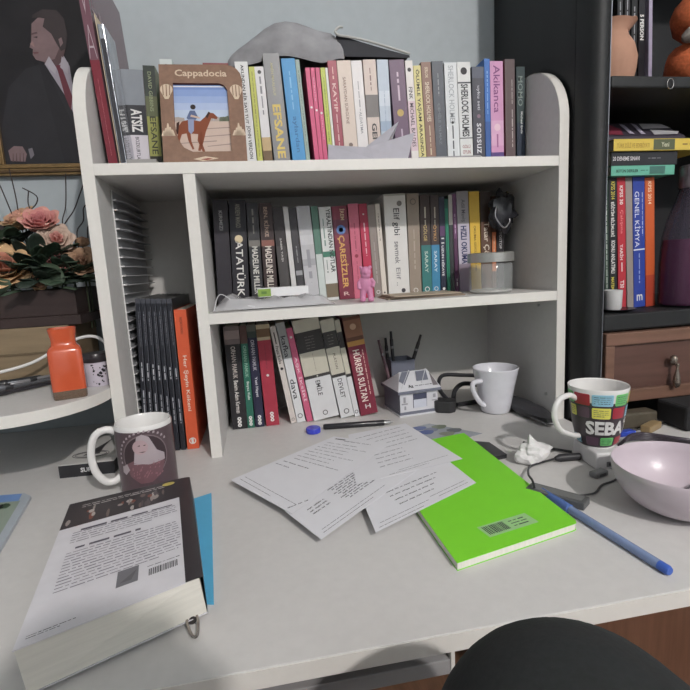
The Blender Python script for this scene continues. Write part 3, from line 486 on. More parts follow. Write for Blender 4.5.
# ---------------------------------------------------------------- middle shelf clutter
PL = mat(214, 214, 218, .15, alpha=.55); PW = mat(222, 222, 224, .5)
t = thing('plastic_sleeve', 'crumpled clear plastic sleeve with white papers lying in front of the middle shelf books', 'plastic sleeve', (.29, .075, ZS+.0004))
b = MB()
for i in range(3): b.prism([(-.07+.01*i, -.04+.006*i), (.075-.004*i, -.045+.004*i), (.095, .03), (-.06, .045)], .001+.003*i, .0035+.003*i, PW)
b.build('papers', t)
b = MB(); nx, ny = 22, 8; V = []
for j in range(ny+1):
    for i in range(nx+1):
        u, v = i/nx, j/ny; x = -.112+.215*u; y = -.055+.115*v
        z = .0135+.012*abs(noise.noise(Vector((u*7, v*4, 2))))+(.016*max(0, 1-u*4) if .3 < v else .004*max(0, 1-u*5)); z *= min(1, 8*min(u+.02, 1-u+.02))*min(1, (v+.02)*9)
        V.append((x, y, max(.0008, z)))
b.add(V, [(j*(nx+1)+i, j*(nx+1)+i+1, (j+1)*(nx+1)+i+1, (j+1)*(nx+1)+i) for j in range(ny) for i in range(nx)], PL)
b.tube(smooth_path([(-.112, -.05, .002), (-.1, -.03, .030), (-.07, -.045, .012), (-.04, -.052, .006)]), .0008, mat(210, 210, 214, .2)); b.build('sleeve', t, smooth=True)
t = thing('paper_box', 'small white box with a green label on the plastic sleeve', 'box', (.302, .100, ZS+.0185), rz=.05)
b = MB().box(-.046, .05, -.012, .012, 0, .017, PW); b.build('box', t, bevel=.0006)
b = MB().box(-.0462, -.022, -.0124, -.0119, .0012, .0155, mat(128, 164, 60)); b.box(-.04, -.03, -.0127, -.0125, .006, .011, mat(90, 130, 50)); b.build('green_label', t)
PK = mat(206, 128, 168, .45, noise_s=40, amt=.05)
t = thing('toy_figurine', 'small pink rubber toy figure standing at the front edge of the middle shelf', 'toy', (.456, .038, ZS+.0005), rz=-.2)
b = MB(); b.ball((0, 0, .055), (.0105, .010, .0105), PK); b.ball((-.002, 0, .034), (.0115, .009, .017), PK); b.ball((0, -.003, .048), (.009, .008, .006), PK)
for sx in (-1, 1):
    b.tube([(sx*.0055, 0, .026), (sx*.007, 0, .012), (sx*.0075, -.001, .004)], [.0065, .0058, .006], PK, 10); b.ball((sx*.0078, -.003, .0035), (.0062, .0085, .0038), PK)
    b.tube([(sx*.009, 0, .042), (sx*.0145, -.002, .035), (sx*.0115, -.007, .027)] if sx > 0 else [(sx*.008, 0, .043), (sx*.014, -.003, .034), (sx*.013, -.005, .024)], [.004, .0036, .0036], PK, 8); b.ball((sx*.0085, .002, .0635), .0036, PK)
b.ball((0, -.0095, .053), (.0035, .004, .003), PK); b.build('body', t, remesh=.0011)
for i, (c, dz) in enumerate((((146, 128, 108), 0), ((120, 104, 88), .0023), ((168, 152, 130), .0046))):
    t = thing('postcard', 'brown card lying flat in front of the wide white book, %s of three stacked' % ('bottom', 'middle', 'top')[i], 'card', (.575+.004*i, .09-.003*i, ZS+.0005+dz), rz=.03*i-.03, group='cards on the middle shelf'); MB().box(-.075, .08-.01*i, -.045, .045, 0, .002, mat(*c)).build('card', t)
# glass jar with silver lid
jar = thing('glass_jar', 'clear glass jar with a brushed silver lid at the right end of the middle shelf', 'jar', (.716, .062, ZS+.0005))
GL = mat(226, 232, 230, .04, alpha=.12, coat=0); r = .0425
MB().lathe([(.001, .004), (r-.006, .004), (r-.002, .008), (r-.002, .054), (r-.005, .058), (r-.003, .058), (r, .054), (r, .004), (r-.004, 0), (.001, 0)], GL, 48).build('glass_body', jar, smooth=True)
MB().lathe([(.001, .001), (r-.005, .0012), (r-.0022, .0042), (r-.003, .0064), (.001, .006)], mat(206, 206, 202, .3, alpha=.6), 40).build('base_ring', jar, smooth=True)
MB().lathe([(r+.0005, .060), (r+.0022, .061), (r+.0022, .077), (r, .079), (.001, .079)], mat(176, 176, 172, .38, .7, noise_s=200, amt=.05), 48).build('lid', jar, smooth=True)
# black pouch hanging on the books
t = thing('pouch', 'shiny black crinkled pouch hanging from the top of the rightmost middle shelf books', 'pouch', (.777, .128, .418))
SH = mat(36, 36, 42, .22, noise_s=30, amt=.3, bump=.6); b = MB(); b.ball((0, 0, .003), (.028, .014, .038), SH, wob=.6, seed=4, seg=22, rings=16); b.ball((-.01, -.004, -.018), (.012, .008, .018), SH, wob=.5, seed=2); b.build('pouch_body', t, smooth=True)
b = MB().tube(smooth_path([(-.02, -.012, .012), (-.024, -.014, -.005), (-.018, -.016, -.02), (-.006, -.018, -.032), (.006, -.016, -.022), (.008, -.014, -.014)]), .0016, mat(190, 190, 196, .2, .8)); b.build('zip_pull', t, smooth=True)

# ---------------------------------------------------------------- left bay: slotted rack
GR = mat(166, 167, 170, .5); rk = thing('slotted_disc_rack', 'tall grey plastic slotted rack standing against the left wall of the bay', 'rack', (.0195, .075, 0))
MB().box(.0, .0012, .0, .205, 0, .475, GR).box(.0, .0022, -.0012, .0, 0, .475, mat(206, 205, 203, .4)).build('back_plate', rk)
for i in range(28):
    z = .018+i*.0163
    b = MB(); x1 = .016 if z > .30 else .0065
    b.prism([(.0013, 0), (x1*.45, 0), (x1, .03 if z > .30 else .002), (x1, .198), (.0013, .198)], z, z+.0016, GR)
    b.prism([(.0013, -.001), (x1*.5, -.001), (x1*.5, .0), (.0013, .0)], z-.0003, z+.0019, mat(206, 205, 203, .4)); b.build('slot', rk)
# ---------------------------------------------------------------- things on the desk
def H2(px): pass
WP = mat(218, 218, 224, .8, noise_s=30, amt=.02); INK = mat(92, 92, 104, .8); INKD = mat(52, 52, 60, .8)
def sheet(name, label, q, z, cat='paper', group=None, mcol=None, th=.0004):
    cx = sum(a for a, b_ in q)/4; cy = sum(b_ for a, b_ in q)/4
    t = thing(name, label, cat, (cx, cy, z), group=group)
    Q = [Vector((a-cx, b_-cy)) for a, b_ in q]
    b = MB().prism([tuple(v) for v in Q], 0, th, mcol or WP)
    def P(u, v):    # u 0..1 along edge 0->1, v 0..1 towards edge 3->2
        a = Q[0].lerp(Q[1], u); c = Q[3].lerp(Q[2], u); return a.lerp(c, v)
    return t, b, P, th+.00012
def wr(b, P, z, u0, v0, u1, v1, m=None, seed=0, amp=.0016, wd=.0004): scribble(b, P(u0, v0), P(u1, v1), m or INK, z, amp, wd, seed)
def ruled(b, P, z, u0, v0, u1, v1, m=None, seed=1, wdt=.00035):
    a, c = P(u0, v0), P(u1, v1); d = (c-a); L_ = d.length; d.normalize(); n_ = Vector((-d.y, d.x))*wdt; rnd = random.Random(seed); t_ = 0
    while t_ < L_:
        w_ = min(L_-t_, .004+.012*rnd.random()); p, q = a+d*t_, a+d*(t_+w_); b.add([(*(p-n_), z), (*(q-n_), z), (*(q+n_), z), (*(p+n_), z)], [(0, 1, 2, 3)], m or INKD); t_ += w_+.0012
gP = 'handwritten sheets on the desk'
# bottom right sheet (on notebook)
t, b, P, z = sheet('paper_sheet', 'handwritten white sheet lying lowest right, overlapping the green notebook', [(.373, -.33), (.541, -.241), (.53, -.12), (.375, -.19)], .0102, group=gP)
for i in range(4): wr(b, P, z, .22+.02*i, .55-.10*i, .78-.05*i, .55-.10*i, seed=i+20, wd=.0004, m=INKD)
ruled(b, P, z, .06, .1, .52, .1, seed=3); ruled(b, P, z, .04, .04, .45, .04, seed=4); ruled(b, P, z, .55, .14, .94, .14, seed=5); ruled(b, P, z, .62, .08, .94, .08, seed=6); b.build('sheet', t)
# middle sheet running from lower left to upper right
t, b, P, z = sheet('paper_sheet', 'long handwritten sheet in the middle reaching lowest towards the desk edge', [(.308, -.329), (.50, -.155), (.44, -.07), (.270, -.250)], .0110, group=gP)
for i in range(9): wr(b, P, z, .32+.02*(i % 3), .82-.055*i, .78+.02*(i % 2), .82-.055*i, seed=i, m=INKD, wd=.0004)
for i in range(3): wr(b, P, z, .1, .7-.08*i, .24, .7-.08*i, seed=i+50, m=INKD)
ruled(b, P, z, .05, .15, .6, .15, seed=7); ruled(b, P, z, .04, .08, .45, .08, seed=8); b.build('sheet', t)
t, b, P, z = sheet('paper_sheet', 'handwritten sheet at the upper right, between the silver pen and the green notebook', [(.375, -.20), (.556, -.159), (.522, .038), (.402, .01)], .0117, group=gP)
Q0 = P
q = [(.375, -.20), (.556, -.159), (.522, .038), (.402, .01)]
for i in range(5): wr(b, P, z, .1, .86-.09*i, .86, .93-.09*i, seed=i+31)
for i in range(4): wr(b, P, z, .25, .42-.08*i, .6, .45-.08*i, seed=i+61)
ruled(b, P, z, .4, .06, .93, .12, seed=9); ruled(b, P, z, .3, .02, .7, .06, seed=10); b.build('sheet', t)
t, b, P, z = sheet('paper_sheet', 'printed letter with a small heading and few handwritten lines, leftmost sheet', [(.194, -.133), (.279, -.263), (.465, -.06), (.374, .007)], .0124, group=gP)
# u runs along the near-left short edge, v towards the heading
for i in range(8): wr(b, P, z, .10+.03*(i % 2), .86-.052*i, .62+.22*(i % 3 == 1), .86-.052*i, seed=i+70, amp=.0014, wd=.00038)
wr(b, P, z, .3, .93, .75, .93, seed=81); b.flat([(*P(.1, .945), z), (*P(.28, .945), z), (*P(.28, .962), z), (*P(.1, .962), z)], INKD); ruled(b, P, z, .28, .935, .5, .935, seed=3)
wr(b, P, z, .08, .42, .5, .42, seed=92, m=INKD); wr(b, P, z, .06, .36, .3, .36, seed=93)
ruled(b, P, z, .06, .09, .93, .07, seed=11); ruled(b, P, z, .06, .05, .6, .04, seed=12); wr(b, P, z, .9, .02, .97, .14, seed=95, m=INKD); b.build('sheet', t)
# green notebook
nb = thing('notebook', 'bright lime green notebook with a barcode sticker on the desk', 'notebook', (.525, -.225, 0))
q = [(.440-.525, -.407+.225), (.610-.525, -.368+.225), (.6095-.525, -.042+.225), (.4345-.525, -.075+.225)]
def inset(q_, d): 
    c = Vector((sum(a for a, b_ in q_)/len(q_), sum(b_ for a, b_ in q_)/len(q_))); return [tuple(Vector(p)+(c-Vector(p)).normalized()*d) for p in q_]
qr = [(-.083, -.183), (.076, -.147), (.082, -.145), (.085, -.139), (.0845, .183), (-.0905, .150)]
MB().prism(inset(qr, .0012), .0006, .0086, PAGEW).build('pages', nb)
GN = mat(118, 222, 28, .45, noise_s=30, amt=.02)
b = MB().prism(qr, .0087, .0094, GN); b.prism(qr, 0, .0005, GN); b.build('cover', nb)
b = MB(); st = mat(150, 206, 130, .3); u_ = Vector((.976, .217)); v_ = Vector((-.217, .976)); c0 = Vector((.004, -.128))
def SP(u, v, e): p = c0+u_*u+v_*v; return (p.x, p.y, .0095+e)
b.flat([SP(-.036, -.012, 0), SP(.036, -.012, 0), SP(.036, .012, 0), SP(-.036, .012, 0)], st)
rnd = random.Random(5); x = -.032
while x < -.002:
    w_ = .0006+.0012*rnd.random(); b.flat([SP(x, -.008, .0001), SP(x+w_, -.008, .0001), SP(x+w_, .009, .0001), SP(x, .009, .0001)], INKD); x += w_+.0007+.0006*rnd.random()
marks(b, .024, .016, INKD, lambda u, v: SP(u+.017, v, .0001), rows=3, seed=4); b.build('barcode_sticker', nb)
# thick book, back cover up
TB = thing('thick_book', 'very thick paperback lying back cover up at the lower left of the desk', 'book', (0, 0, .005))
A = Vector((.051, -.475)); B_ = Vector((.186, -.415)); Cc = Vector((.141, -.173)); D = Vector((.001, -.218)); hT = .037
t_q = [A, B_, Cc, D]
bl = [A+Vector((.006, -.004)), B_+Vector((.0025, -.001)), Cc+Vector((.004, .001)), D+Vector((.004, -.001))]
CV = mat(214, 212, 218, .35); DK = mat(52, 48, 52, .35)
def TP_(u, v, e=0): a = A.lerp(B_, u); c = D.lerp(Cc, u); p = a.lerp(c, v); return (p.x, p.y, hT+e)
ins = [TP_(.004, .006), TP_(.985, .006), TP_(.985, .994), TP_(.004, .994)]
b = MB(); PB = [(x, y) for x, y, z_ in ins]; lo_ = [(bl[0].x+.001, bl[0].y+.001), (bl[1].x-.001, bl[1].y+.0005), (bl[2].x-.002, bl[2].y-.001), (bl[3].x+.001, bl[3].y-.001)]
b.add([(x, y, .0012) for x, y in lo_]+[(x, y, hT-.0006) for x, y in PB], [(3, 2, 1, 0), (4, 5, 6, 7), (0, 1, 5, 4), (1, 2, 6, 5), (2, 3, 7, 6), (3, 0, 4, 7)], mat(216, 213, 203, .9, noise_s=400, amt=.05, stretch=(.05, .05, 1)))
b.build('pages', TB)
b = MB(); V = [TP_(0, 0), TP_(.90, 0), TP_(.90, 1), TP_(0, 1)]; b.add(V+[(x, y, z_+.0008) for x, y, z_ in V], [(0, 1, 2, 3), (4, 5, 6, 7), (0, 1, 5, 4), (2, 3, 7, 6), (3, 0, 4, 7)], CV)
# rounded spine: from back cover over the right edge down to the desk
sp = []
for v in (0, 1):
    for k in range(9):
        a = PI/2*k/8; top = Vector(TP_(.90, v)); rt = Vector((*(bl[1].lerp(bl[2], v)), 0)); r_in = Vector(TP_(1.012, v))
        if k < 8:
            p = top.lerp(r_in, math.sin(a)); p.z = hT+.0010-(1-math.cos(a))*.002
        sp.append(tuple(p) if k < 8 else (rt.x, rt.y, 0.0))
b.add(sp, [(k, k+1, 9+k+1, 9+k) for k in range(8)], DK)
b.add([(x, y, 0) for x, y in bl]+[(x, y, .0008) for x, y in bl], [(0, 1, 2, 3), (4, 5, 6, 7), (0, 1, 5, 4), (1, 2, 6, 5), (2, 3, 7, 6), (3, 0, 4, 7)], CV)
e = .0010
b.flat([TP_(0, .735, e), TP_(.90, .755, e), TP_(.90, 1, e), TP_(0, 1, e)], DK)
rnd = random.Random(8)
ph_m = [mat(150, 140, 134, .4), mat(110, 96, 90, .4), mat(176, 168, 162, .4), mat(130, 70, 56, .4), mat(84, 76, 78, .4)]
for i in range(26):
    u = .03+.80*rnd.random(); v = .775+.12*rnd.random(); s = .006+.02*rnd.random(); h = .01+.04*rnd.random()
    b.flat([TP_(u+s*math.cos(k*PI/4)*(1+.3*rnd.random()), min(.93, v+h*.8*math.sin(k*PI/4)*(1+.3*rnd.random())), e+.00006+i*.000008) for k in range(8)], ph_m[i % 5])
for i, v in enumerate((.945, .925)): marks(b, .095, .0045, mat(196, 190, 186), lambda u_, v_: TP_(.45+u_/.141, v+v_/.235, e+.0004), rows=1, seed=i+3)
for v, u1 in ((.685, .84), (.53, .62)): marks(b, (u1-.16)*.141, .0080, mat(96, 92, 104), lambda u_, v_: TP_((.16+u1)/2+u_/.141, v+v_/.235, e+.0003), rows=1, seed=int(v*99), fill=.75)
for v0, v1, rows in ((.575, .68, 5), (.23, .51, 13)): marks(b, .11, (v1-v0)*.235, mat(128, 124, 134), lambda u_, v_: TP_(.50+u_/.141, (v0+v1)/2+v_/.235, e+.0003), rows=rows, seed=int(v0*99), fill=.5)
b.flat([TP_(.48, .13, e), TP_(.61, .13, e), TP_(.61, .235, e), TP_(.48, .235, e)], mat(112, 112, 118, .4)); b.flat([TP_(.5, .15, e+.0002), TP_(.57, .15, e+.0002), TP_(.6, .21, e+.0002)], mat(92, 92, 98, .4))
x = .675
while x < .86:
    w_ = .003+.006*rnd.random(); b.flat([TP_(x, .135, e), TP_(x+w_, .135, e), TP_(x+w_, .18, e), TP_(x, .18, e)], mat(40, 40, 44)); x += w_+.003+.004*rnd.random()
marks(b, .03, .003, INKD, lambda u_, v_: TP_(.77+u_/.141, .2+v_/.235, e), rows=1, seed=3)
marks(b, .035, .005, INKD, lambda u_, v_: TP_(.17+u_/.141, .04+v_/.235, e), rows=2, seed=2)
b.flat([TP_(.815+.055*math.cos(k*PI/8), .955+.022*math.sin(k*PI/8), e+.0005) for k in range(16)], mat(196, 178, 84, .4)); b.build('cover', TB)
t = thing('notebook', 'sky blue thin notebook sticking out under the thick paperback', 'notebook', (.15, -.27, .0002))
MB().prism([(-.06, .08), (.0165, .118), (.042, -.129), (-.05, -.10)], 0, .0045, mat(76, 178, 226, .5)).build('cover', t)
def pen(name, label, p0, p1, r, body, parts, group=None):
    p0, p1 = Vector(p0), Vector(p1); d = p1-p0; L_ = d.length
    t = thing(name, label, 'pen', p0, group=group); q = d.to_track_quat('Z', 'Y'); t.rotation_mode = 'QUATERNION'; t.rotation_quaternion = q
    for nm, prof_, m in parts(L_, r): MB().lathe(prof_, m, 14).build(nm, t, smooth=True)
    return t
t = thing('pen_with_clip', 'dark metal pen poking out from under the thick paperback, only its clip end visible', 'pen', (.157, -.33, .0042), rz=.19)
MB().tube([(0, .06, 0), (.0, -.094, 0)], .0038, mat(70, 66, 66, .3, .6), 12).build('barrel', t, smooth=True)
b = MB(); M5 = mat(160, 152, 146, .25, .9); b.tube(smooth_path([(-.004, -.088, .002), (-.0045, -.10, .002), (-.001, -.114, 0), (.003, -.115, 0), (.005, -.10, .002), (.004, -.088, .002)]), .0014, M5); b.build('clip', t, smooth=True)
# blue ballpoint (clear-blue barrel)
BL = mat(56, 96, 196, .3); BT = mat(134, 158, 206, .25, alpha=.85)
def bp(L_, r): return [('cap', [(.0005, 0), (r*.8, .001), (r*1.15, .006), (r*1.2, .058), (r*1.0, .0585), (.0005, .0585)], mat(84, 120, 196, .25, alpha=.85)), ('barrel', [(r*.9, .059), (r, .061), (r, L_-.012), (r*.92, L_-.0119)], BT), ('end_plug', [(r*.93, L_-.0118), (r*1.02, L_-.0115), (r*1.02, L_-.002), (r*.8, L_), (.0005, L_)], BL), ('ink_tube', [(.0005, .06), (.0012, .06), (.0012, L_-.02), (.0005, L_-.02)], BL)]
pen('ballpoint_pen', 'translucent blue ballpoint pen lying right of the green notebook', (.617, -.275, .0052), (.641, -.468, .0052), .0050, None, bp)
PN = mat(38, 38, 42, .3); SV = mat(190, 190, 190, .2, .9)
def mp(L_, r): return [('barrel', [(.0005, 0), (r*.8, .0005), (r, .004), (r, L_*.86), (r*.9, L_*.87)], PN), ('tip', [(r*.88, L_*.871), (r*.6, L_*.95), (.0012, L_*.985), (.0008, L_), (.0003, L_)], SV)]
t = pen('mechanical_pencil', 'black pen with silver tip lying near the bottom shelf books', (.364, .088, .0062), (.506, .071, .0062), .0058, None, mp)
b = MB().box(.003, .0062, -.001, .001, .003, .05, PN); b.build('clip', t)
t = thing('bottle_cap', 'small blue plastic bottle cap beside the black pen', 'cap', (.343, .078, .0003)); MB().lathe([(.001, .0), (.0135, 0), (.0145, .001), (.0145, .009), (.0135, .0105), (.001, .0108)], mat(54, 66, 206, .35), 28).build('cap_shell', t, smooth=True)
t = thing('printed_card', 'glossy blue-grey printed card sticking out behind the papers and notebook', 'card', (.588, .005, .0003))
b = MB().prism([(-.07, .03), (-.012, .048), (.062, -.038), (-.04, -.07)], 0, .0006, mat(160, 166, 176, .25)); 
for i, (x, y, c) in enumerate(((-.04, .026, (96, 110, 160)), (-.02, .012, (120, 126, 150)), (.0, .022, (120, 130, 110)), (.02, -.006, (110, 116, 120)), (.0, -.02, (140, 146, 130)), (-.034, .0, (80, 96, 160)))): b.flat([(x+.015*math.cos(k)*(1+.2*math.sin(3*k)), y+.012*math.sin(k), .0008+i*.00004) for k in [j*PI/5 for j in range(10)]], mat(*c, .25))
b.build('card', t)
# left: magazine at the edge, small box
t = thing('magazine', 'colour magazine cut off by the left edge, with blue sky on its cover', 'magazine', (-.2, -.17, .0003))
b = MB().prism([(-.10, .12), (.078, .100), (.094, .085), (.13, -.10), (-.10, -.12)], 0, .005, mat(176, 186, 196, .3))
b.flat([(-.1, .118, .0051), (.076, .098, .0051), (.083, .07, .0051), (-.1, .085, .0051)], mat(110, 150, 214, .3)); b.flat([(-.1, .085, .0052), (.085, .072, .0052), (.115, -.075, .0052), (-.1, -.1, .0052)], mat(150, 166, 150, .3))
rnd = random.Random(3)
for i in range(22):
    x, y = -.02+.1*rnd.random(), -.05+.12*rnd.random(); x = min(x, .07-.05*y); b.flat([(x+(.004+.012*rnd.random())*math.cos(k*PI/4), y+(.004+.01*rnd.random())*math.sin(k*PI/4), .0053+i*.00001) for k in range(8)], mat(*rnd.choice([(90, 120, 90), (60, 84, 60), (180, 186, 190), (110, 140, 120)]), .3))
letter(b, 'la', .03, .02, mat(30, 30, 34), lambda u, v: (.055+u, .062+v, .0056), .03); b.build('cover', t)
t = thing('small_box', 'flat white and black box with a line drawing, on the desk behind the photo mug', 'box', (-.0465, .055, .0003), rz=-.03)
BW, BDp, BH = .044, .07, .0225
b = MB().box(-BW, BW, -BDp, BDp, BH-.0012, BH, mat(196, 194, 190, .4)); b.box(-BW, BW, -BDp, BDp, 0, BH-.0013, mat(40, 40, 44, .4))
K = mat(60, 58, 60, .4)
for r_ in ((.03, .016), (.026, .012)):
    pts = [(-.006+r_[0]*math.cos(a), -.03+r_[1]*math.sin(a), BH+.0004) for a in [k*PI/12 for k in range(25)]]; b.tube(pts, .0005, K, 4)
b.flat([(-.018, -.035, BH+.0005), (.008, -.03, BH+.0005), (.004, .01, BH+.0005), (.006, .05, BH+.0005), (-.002, .02, BH+.0005)], K)
letter(b, 'SUPRA', .03, .008, W_ := mat(214, 214, 214, .4), lambda u, v: (.005+u, -BDp-.0002, .011+v), .03); b.build('carton', t)
# mugs
def handle(mb, pts, r, m, flat=1.0):
    P_ = smooth_path(pts, 6); mb.tube(P_, r, m, 12)
def wrapfn(prof, cx_ang):
    def rad(z):
        for (r0, z0), (r1, z1) in zip(prof, prof[1:]):
            if z0 <= z <= z1: return r0+(r1-r0)*(z-z0)/(z1-z0+1e-9)
        return prof[-1][0]
    def f(u, v, e=.0004):
        r_ = rad(v)+e; a = cx_ang+u/.045; return (r_*math.cos(a), r_*math.sin(a), v)
    return f
def patch(mb, fn, poly, m, e=.0004):    # curved polygon: fan with subdivision in u
    us = [p[0] for p in poly]; u0, u1 = min(us), max(us); n = max(1, int((u1-u0)/.0025))
    def cut(t0, t1):
        P_ = poly
        for s, lim in ((1, t0), (-1, t1)):
            o = []
            for i in range(len(P_)):
                a, c = P_[i], P_[(i+1) % len(P_)]; ia = s*(a[0]-lim) >= -1e-9; ic = s*(c[0]-lim) >= -1e-9
                if ia: o.append(a)
                if ia != ic: k = (lim-a[0])/(c[0]-a[0]); o.append((lim, a[1]+k*(c[1]-a[1])))
            P_ = o
            if not P_: return []
        return P_
    for i in range(n):
        q_ = cut(u0+(u1-u0)*i/n, u0+(u1-u0)*(i+1)/n)
        if len(q_) > 2: mb.add([fn(a, c, e) for a, c in q_], [tuple(range(len(q_)))], m)
def rrect(u0, u1, v0, v1, r=.002): return [(x+r*math.cos(a), y+r*math.sin(a)) for x, y, a0 in ((u1-r, v0+r, -PI/2), (u1-r, v1-r, 0), (u0+r, v1-r, PI/2), (u0+r, v0+r, PI)) for a in (a0, a0+PI/4, a0+PI/2)]
CER = mat(214, 214, 222, .16, coat=.3); CERW = mat(224, 222, 220, .16, coat=.3)
mug = thing('mug', 'plain white tapered coffee mug standing in the right corner of the bookshelf', 'mug', (.738, .088, .0003))
o_ = [(.028, .001), (.0305, .004), (.034, .025), (.039, .055), (.0445, .082), (.0475, .0955)]
MB().lathe([(.001, 0), (.026, 0)]+o_+[(.0465, .0968), (.0448, .0955), (.036, .055), (.030, .02), (.026, .006), (.001, .005)], CER, 56).build('mug_body', mug, smooth=True)
b = MB(); h_ = smooth_path([(-.0395, -.016, .073), (-.052, -.02, .074), (-.062, -.024, .0705), (-.060, -.023, .055), (-.050, -.02, .037), (-.041, -.016, .026), (-.031, -.012, .019)], 5); b.tube(h_, .0052, CER, 12)
b.build('handle', mug, smooth=True)
# photo mug behind the thick book
mg = thing('mug', 'white mug with a dark photo print of a bearded figure, behind the thick paperback', 'mug', (.0675, -.088, .0003), rz=0)
pr = [(.040, .0015), (.0415, .004), (.0415, .100), (.0415, .104)]
DP = mat(86, 68, 74, .28); DPp = mat(74, 62, 68, .28)
MB().lathe([(.001, 0), (.038, 0)]+pr+[(.040, .1075), (.038, .104), (.037, .02), (.034, .007), (.001, .006)], CERW, 64).build('mug_body', mg, smooth=True)
fn = wrapfn([(.0415, 0), (.0415, .12)], -1.93+.42)
b = MB(); patch(b, fn, [(-.052, .004), (.075, .004), (.075, .1005), (-.052, .1005)], DP, .0002)
SK = mat(178, 150, 154, .3); RD = mat(116, 80, 88, .3); LT = mat(170, 156, 162, .3); DR = mat(58, 42, 48, .3)
for i, (rr, m_) in enumerate(((.036, mat(120, 104, 108, .3)), (.034, DR))): patch(b, fn, [(.006+rr*math.cos(a), .062+rr*.95*math.sin(a)) for a in [k*PI/14 for k in range(28)]], m_, .0004+.0001*i)
patch(b, fn, [(-.026, .052), (-.02, .034), (-.005, .022), (.012, .022), (.028, .032), (.036, .05), (.02, .06), (-.012, .058)], RD, .0007)
patch(b, fn, [(-.012, .055), (-.008, .078), (-.004, .094), (.004, .097), (.014, .092), (.024, .07), (.036, .062), (.036, .052), (.01, .05)], LT, .0008)
patch(b, fn, [(-.006+.0115*math.cos(a)+.006, .078+.011*math.sin(a)) for a in [k*PI/8 for k in range(16)]], SK, .001)
patch(b, fn, [(-.033, .048), (-.024, .053), (-.02, .044), (-.028, .036), (-.034, .04)], LT, .0009); patch(b, fn, [(-.004, .08), (.0, .0815), (.0, .0795)], DR, .0012); patch(b, fn, [(.004, .08), (.008, .0815), (.008, .0795)], DR, .0012); patch(b, fn, [(-.003, .071), (.008, .071), (.003, .0695)], DR, .0012)
patch(b, fn, [(-.012, .0545), (.03, .0525), (.03, .0515), (-.012, .0525)], LT, .0012)
rnd = random.Random(4)
for k in range(40):
    u, v = -.018+.046*rnd.random(), .028+.024*rnd.random(); patch(b, fn, [(u, v), (u+.002, v+.0004), (u+.0024, v+.0026), (u+.0016, v+.003)], mat(150, 100, 108, .3), .0011)
for k in range(17):
    a = PI*1.12-k*PI*.92/16; u, v = .006+.041*math.cos(a), .062+.039*math.sin(a); s_ = .0019
    patch(b, fn, [(u-s_, v-s_), (u+s_, v-s_*.7), (u+s_*.8, v+s_), (u-s_*.6, v+s_*.8)], LT, .0008)
b.build('photo_print', mg)
b = MB(); b.tube(smooth_path([(-.0395, .0, .094), (-.052, -.003, .1), (-.068, -.006, .093), (-.0755, -.008, .068), (-.073, -.008, .04), (-.062, -.006, .021), (-.049, -.003, .018), (-.0395, 0, .024)], 6), .0056, CERW, 12); b.build('handle', mg, smooth=True, rot=(0, 0, .1))
# box + patterned mug on it
t = thing('power_adapter_block', 'small white adapter block under the colourful mug', 'adapter', (.765, -.195, .0003), rz=-.1)
b = MB().box(-.024, .026, -.040, .026, 0, .026, mat(216, 214, 216, .35)); b.build('housing', t, bevel=.003)
b = MB().box(-.008, .016, -.0408, -.0402, .004, .012, mat(120, 120, 124, .4)); b.box(-.005, .013, -.0412, -.0408, .006, .010, mat(60, 60, 64, .4)); b.build('socket', t)
sm = thing('mug', 'dark mug with coloured speech boxes and big white capital letters, standing on the white adapter', 'mug', (.765, -.195, .0268), rz=-.35)
pS = [(.025, .0015), (.030, .008), (.0348, .028), (.038, .05), (.0408, .075), (.0435, .094)]
DM = mat(62, 52, 60, .3, coat=.2)
MB().lathe([(.001, 0), (.0255, 0)]+pS+[(.0430, .0955), (.0412, .094), (.038, .07), (.034, .03), (.028, .009), (.001, .007)], CERW, 64, mf=lambda i: DM if 2 <= i < 6 else CERW).build('mug_body', sm, smooth=True)
fs = wrapfn(pS, -1.62)
# print runs left to right as seen by the camera: u increases with the angle
def fS(u, v, e=.0005):
    r_ = 0
    for (r0, z0), (r1, z1) in zip(pS, pS[1:]):
        if z0 <= v <= z1: r_ = r0+(r1-r0)*(v-z0)/(z1-z0)
    r_ = (r_ or pS[-1][0])+e; a = -1.93+u/.045; return (r_*math.cos(a), r_*math.sin(a), v)
RED = (176, 38, 56); GRN = (96, 190, 100); BLU = (136, 190, 214); YEL = (222, 214, 84); DPU = (92, 62, 84)
b = MB(); rowsP = [(.071, .089, [(-.062, -.038, GRN), (-.036, -.009, BLU if 0 else RED), (-.006, .026, BLU), (.0295, .056, GRN), (.06, .09, YEL)]),
 (.051, .068, [(-.05, -.034, YEL), (-.032, -.010, DPU), (-.006, .0235, YEL), (.027, .052, RED), (.056, .08, BLU)]),
 (.006, .020, [(-.05, -.03, BLU), (-.018, .006, DPU), (.0095, .036, GRN), (.04, .065, RED)])]
for v0, v1, L_ in rowsP:
    for u0, u1, c in L_:
        patch(b, fS, rrect(u0, u1, v0, v1), mat(*[min(255, int(x*1.12)) for x in c], .3), .0004); patch(b, fS, rrect(u0+.0007, u1-.0007, v0+.0007, v1-.0007), mat(*c, .3), .0006)
        if c not in (DPU, RED): marks(b, (u1-u0)*.8, (v1-v0)*.72, mat(64, 74, 84, .3), lambda u_, v_, a_=(u0+u1)/2, c_=(v0+v1)/2: fS(a_+u_, c_+v_, .0008), rows=4, seed=int(u0*999), fill=.5)
letter(b, 'SEBAT', .092, .0225, mat(216, 214, 214, .3), lambda u_, v_: fS(.029+u_, .0355+v_, .0008), .04)
for u in (-.0005, .0145, .030, .0455): patch(b, fS, [(u+.0002, .027), (u+.0014, .027), (u+.0014, .048), (u+.0002, .048)], DM, .001) if u > 5 else None
b.build('printed_pattern', sm)
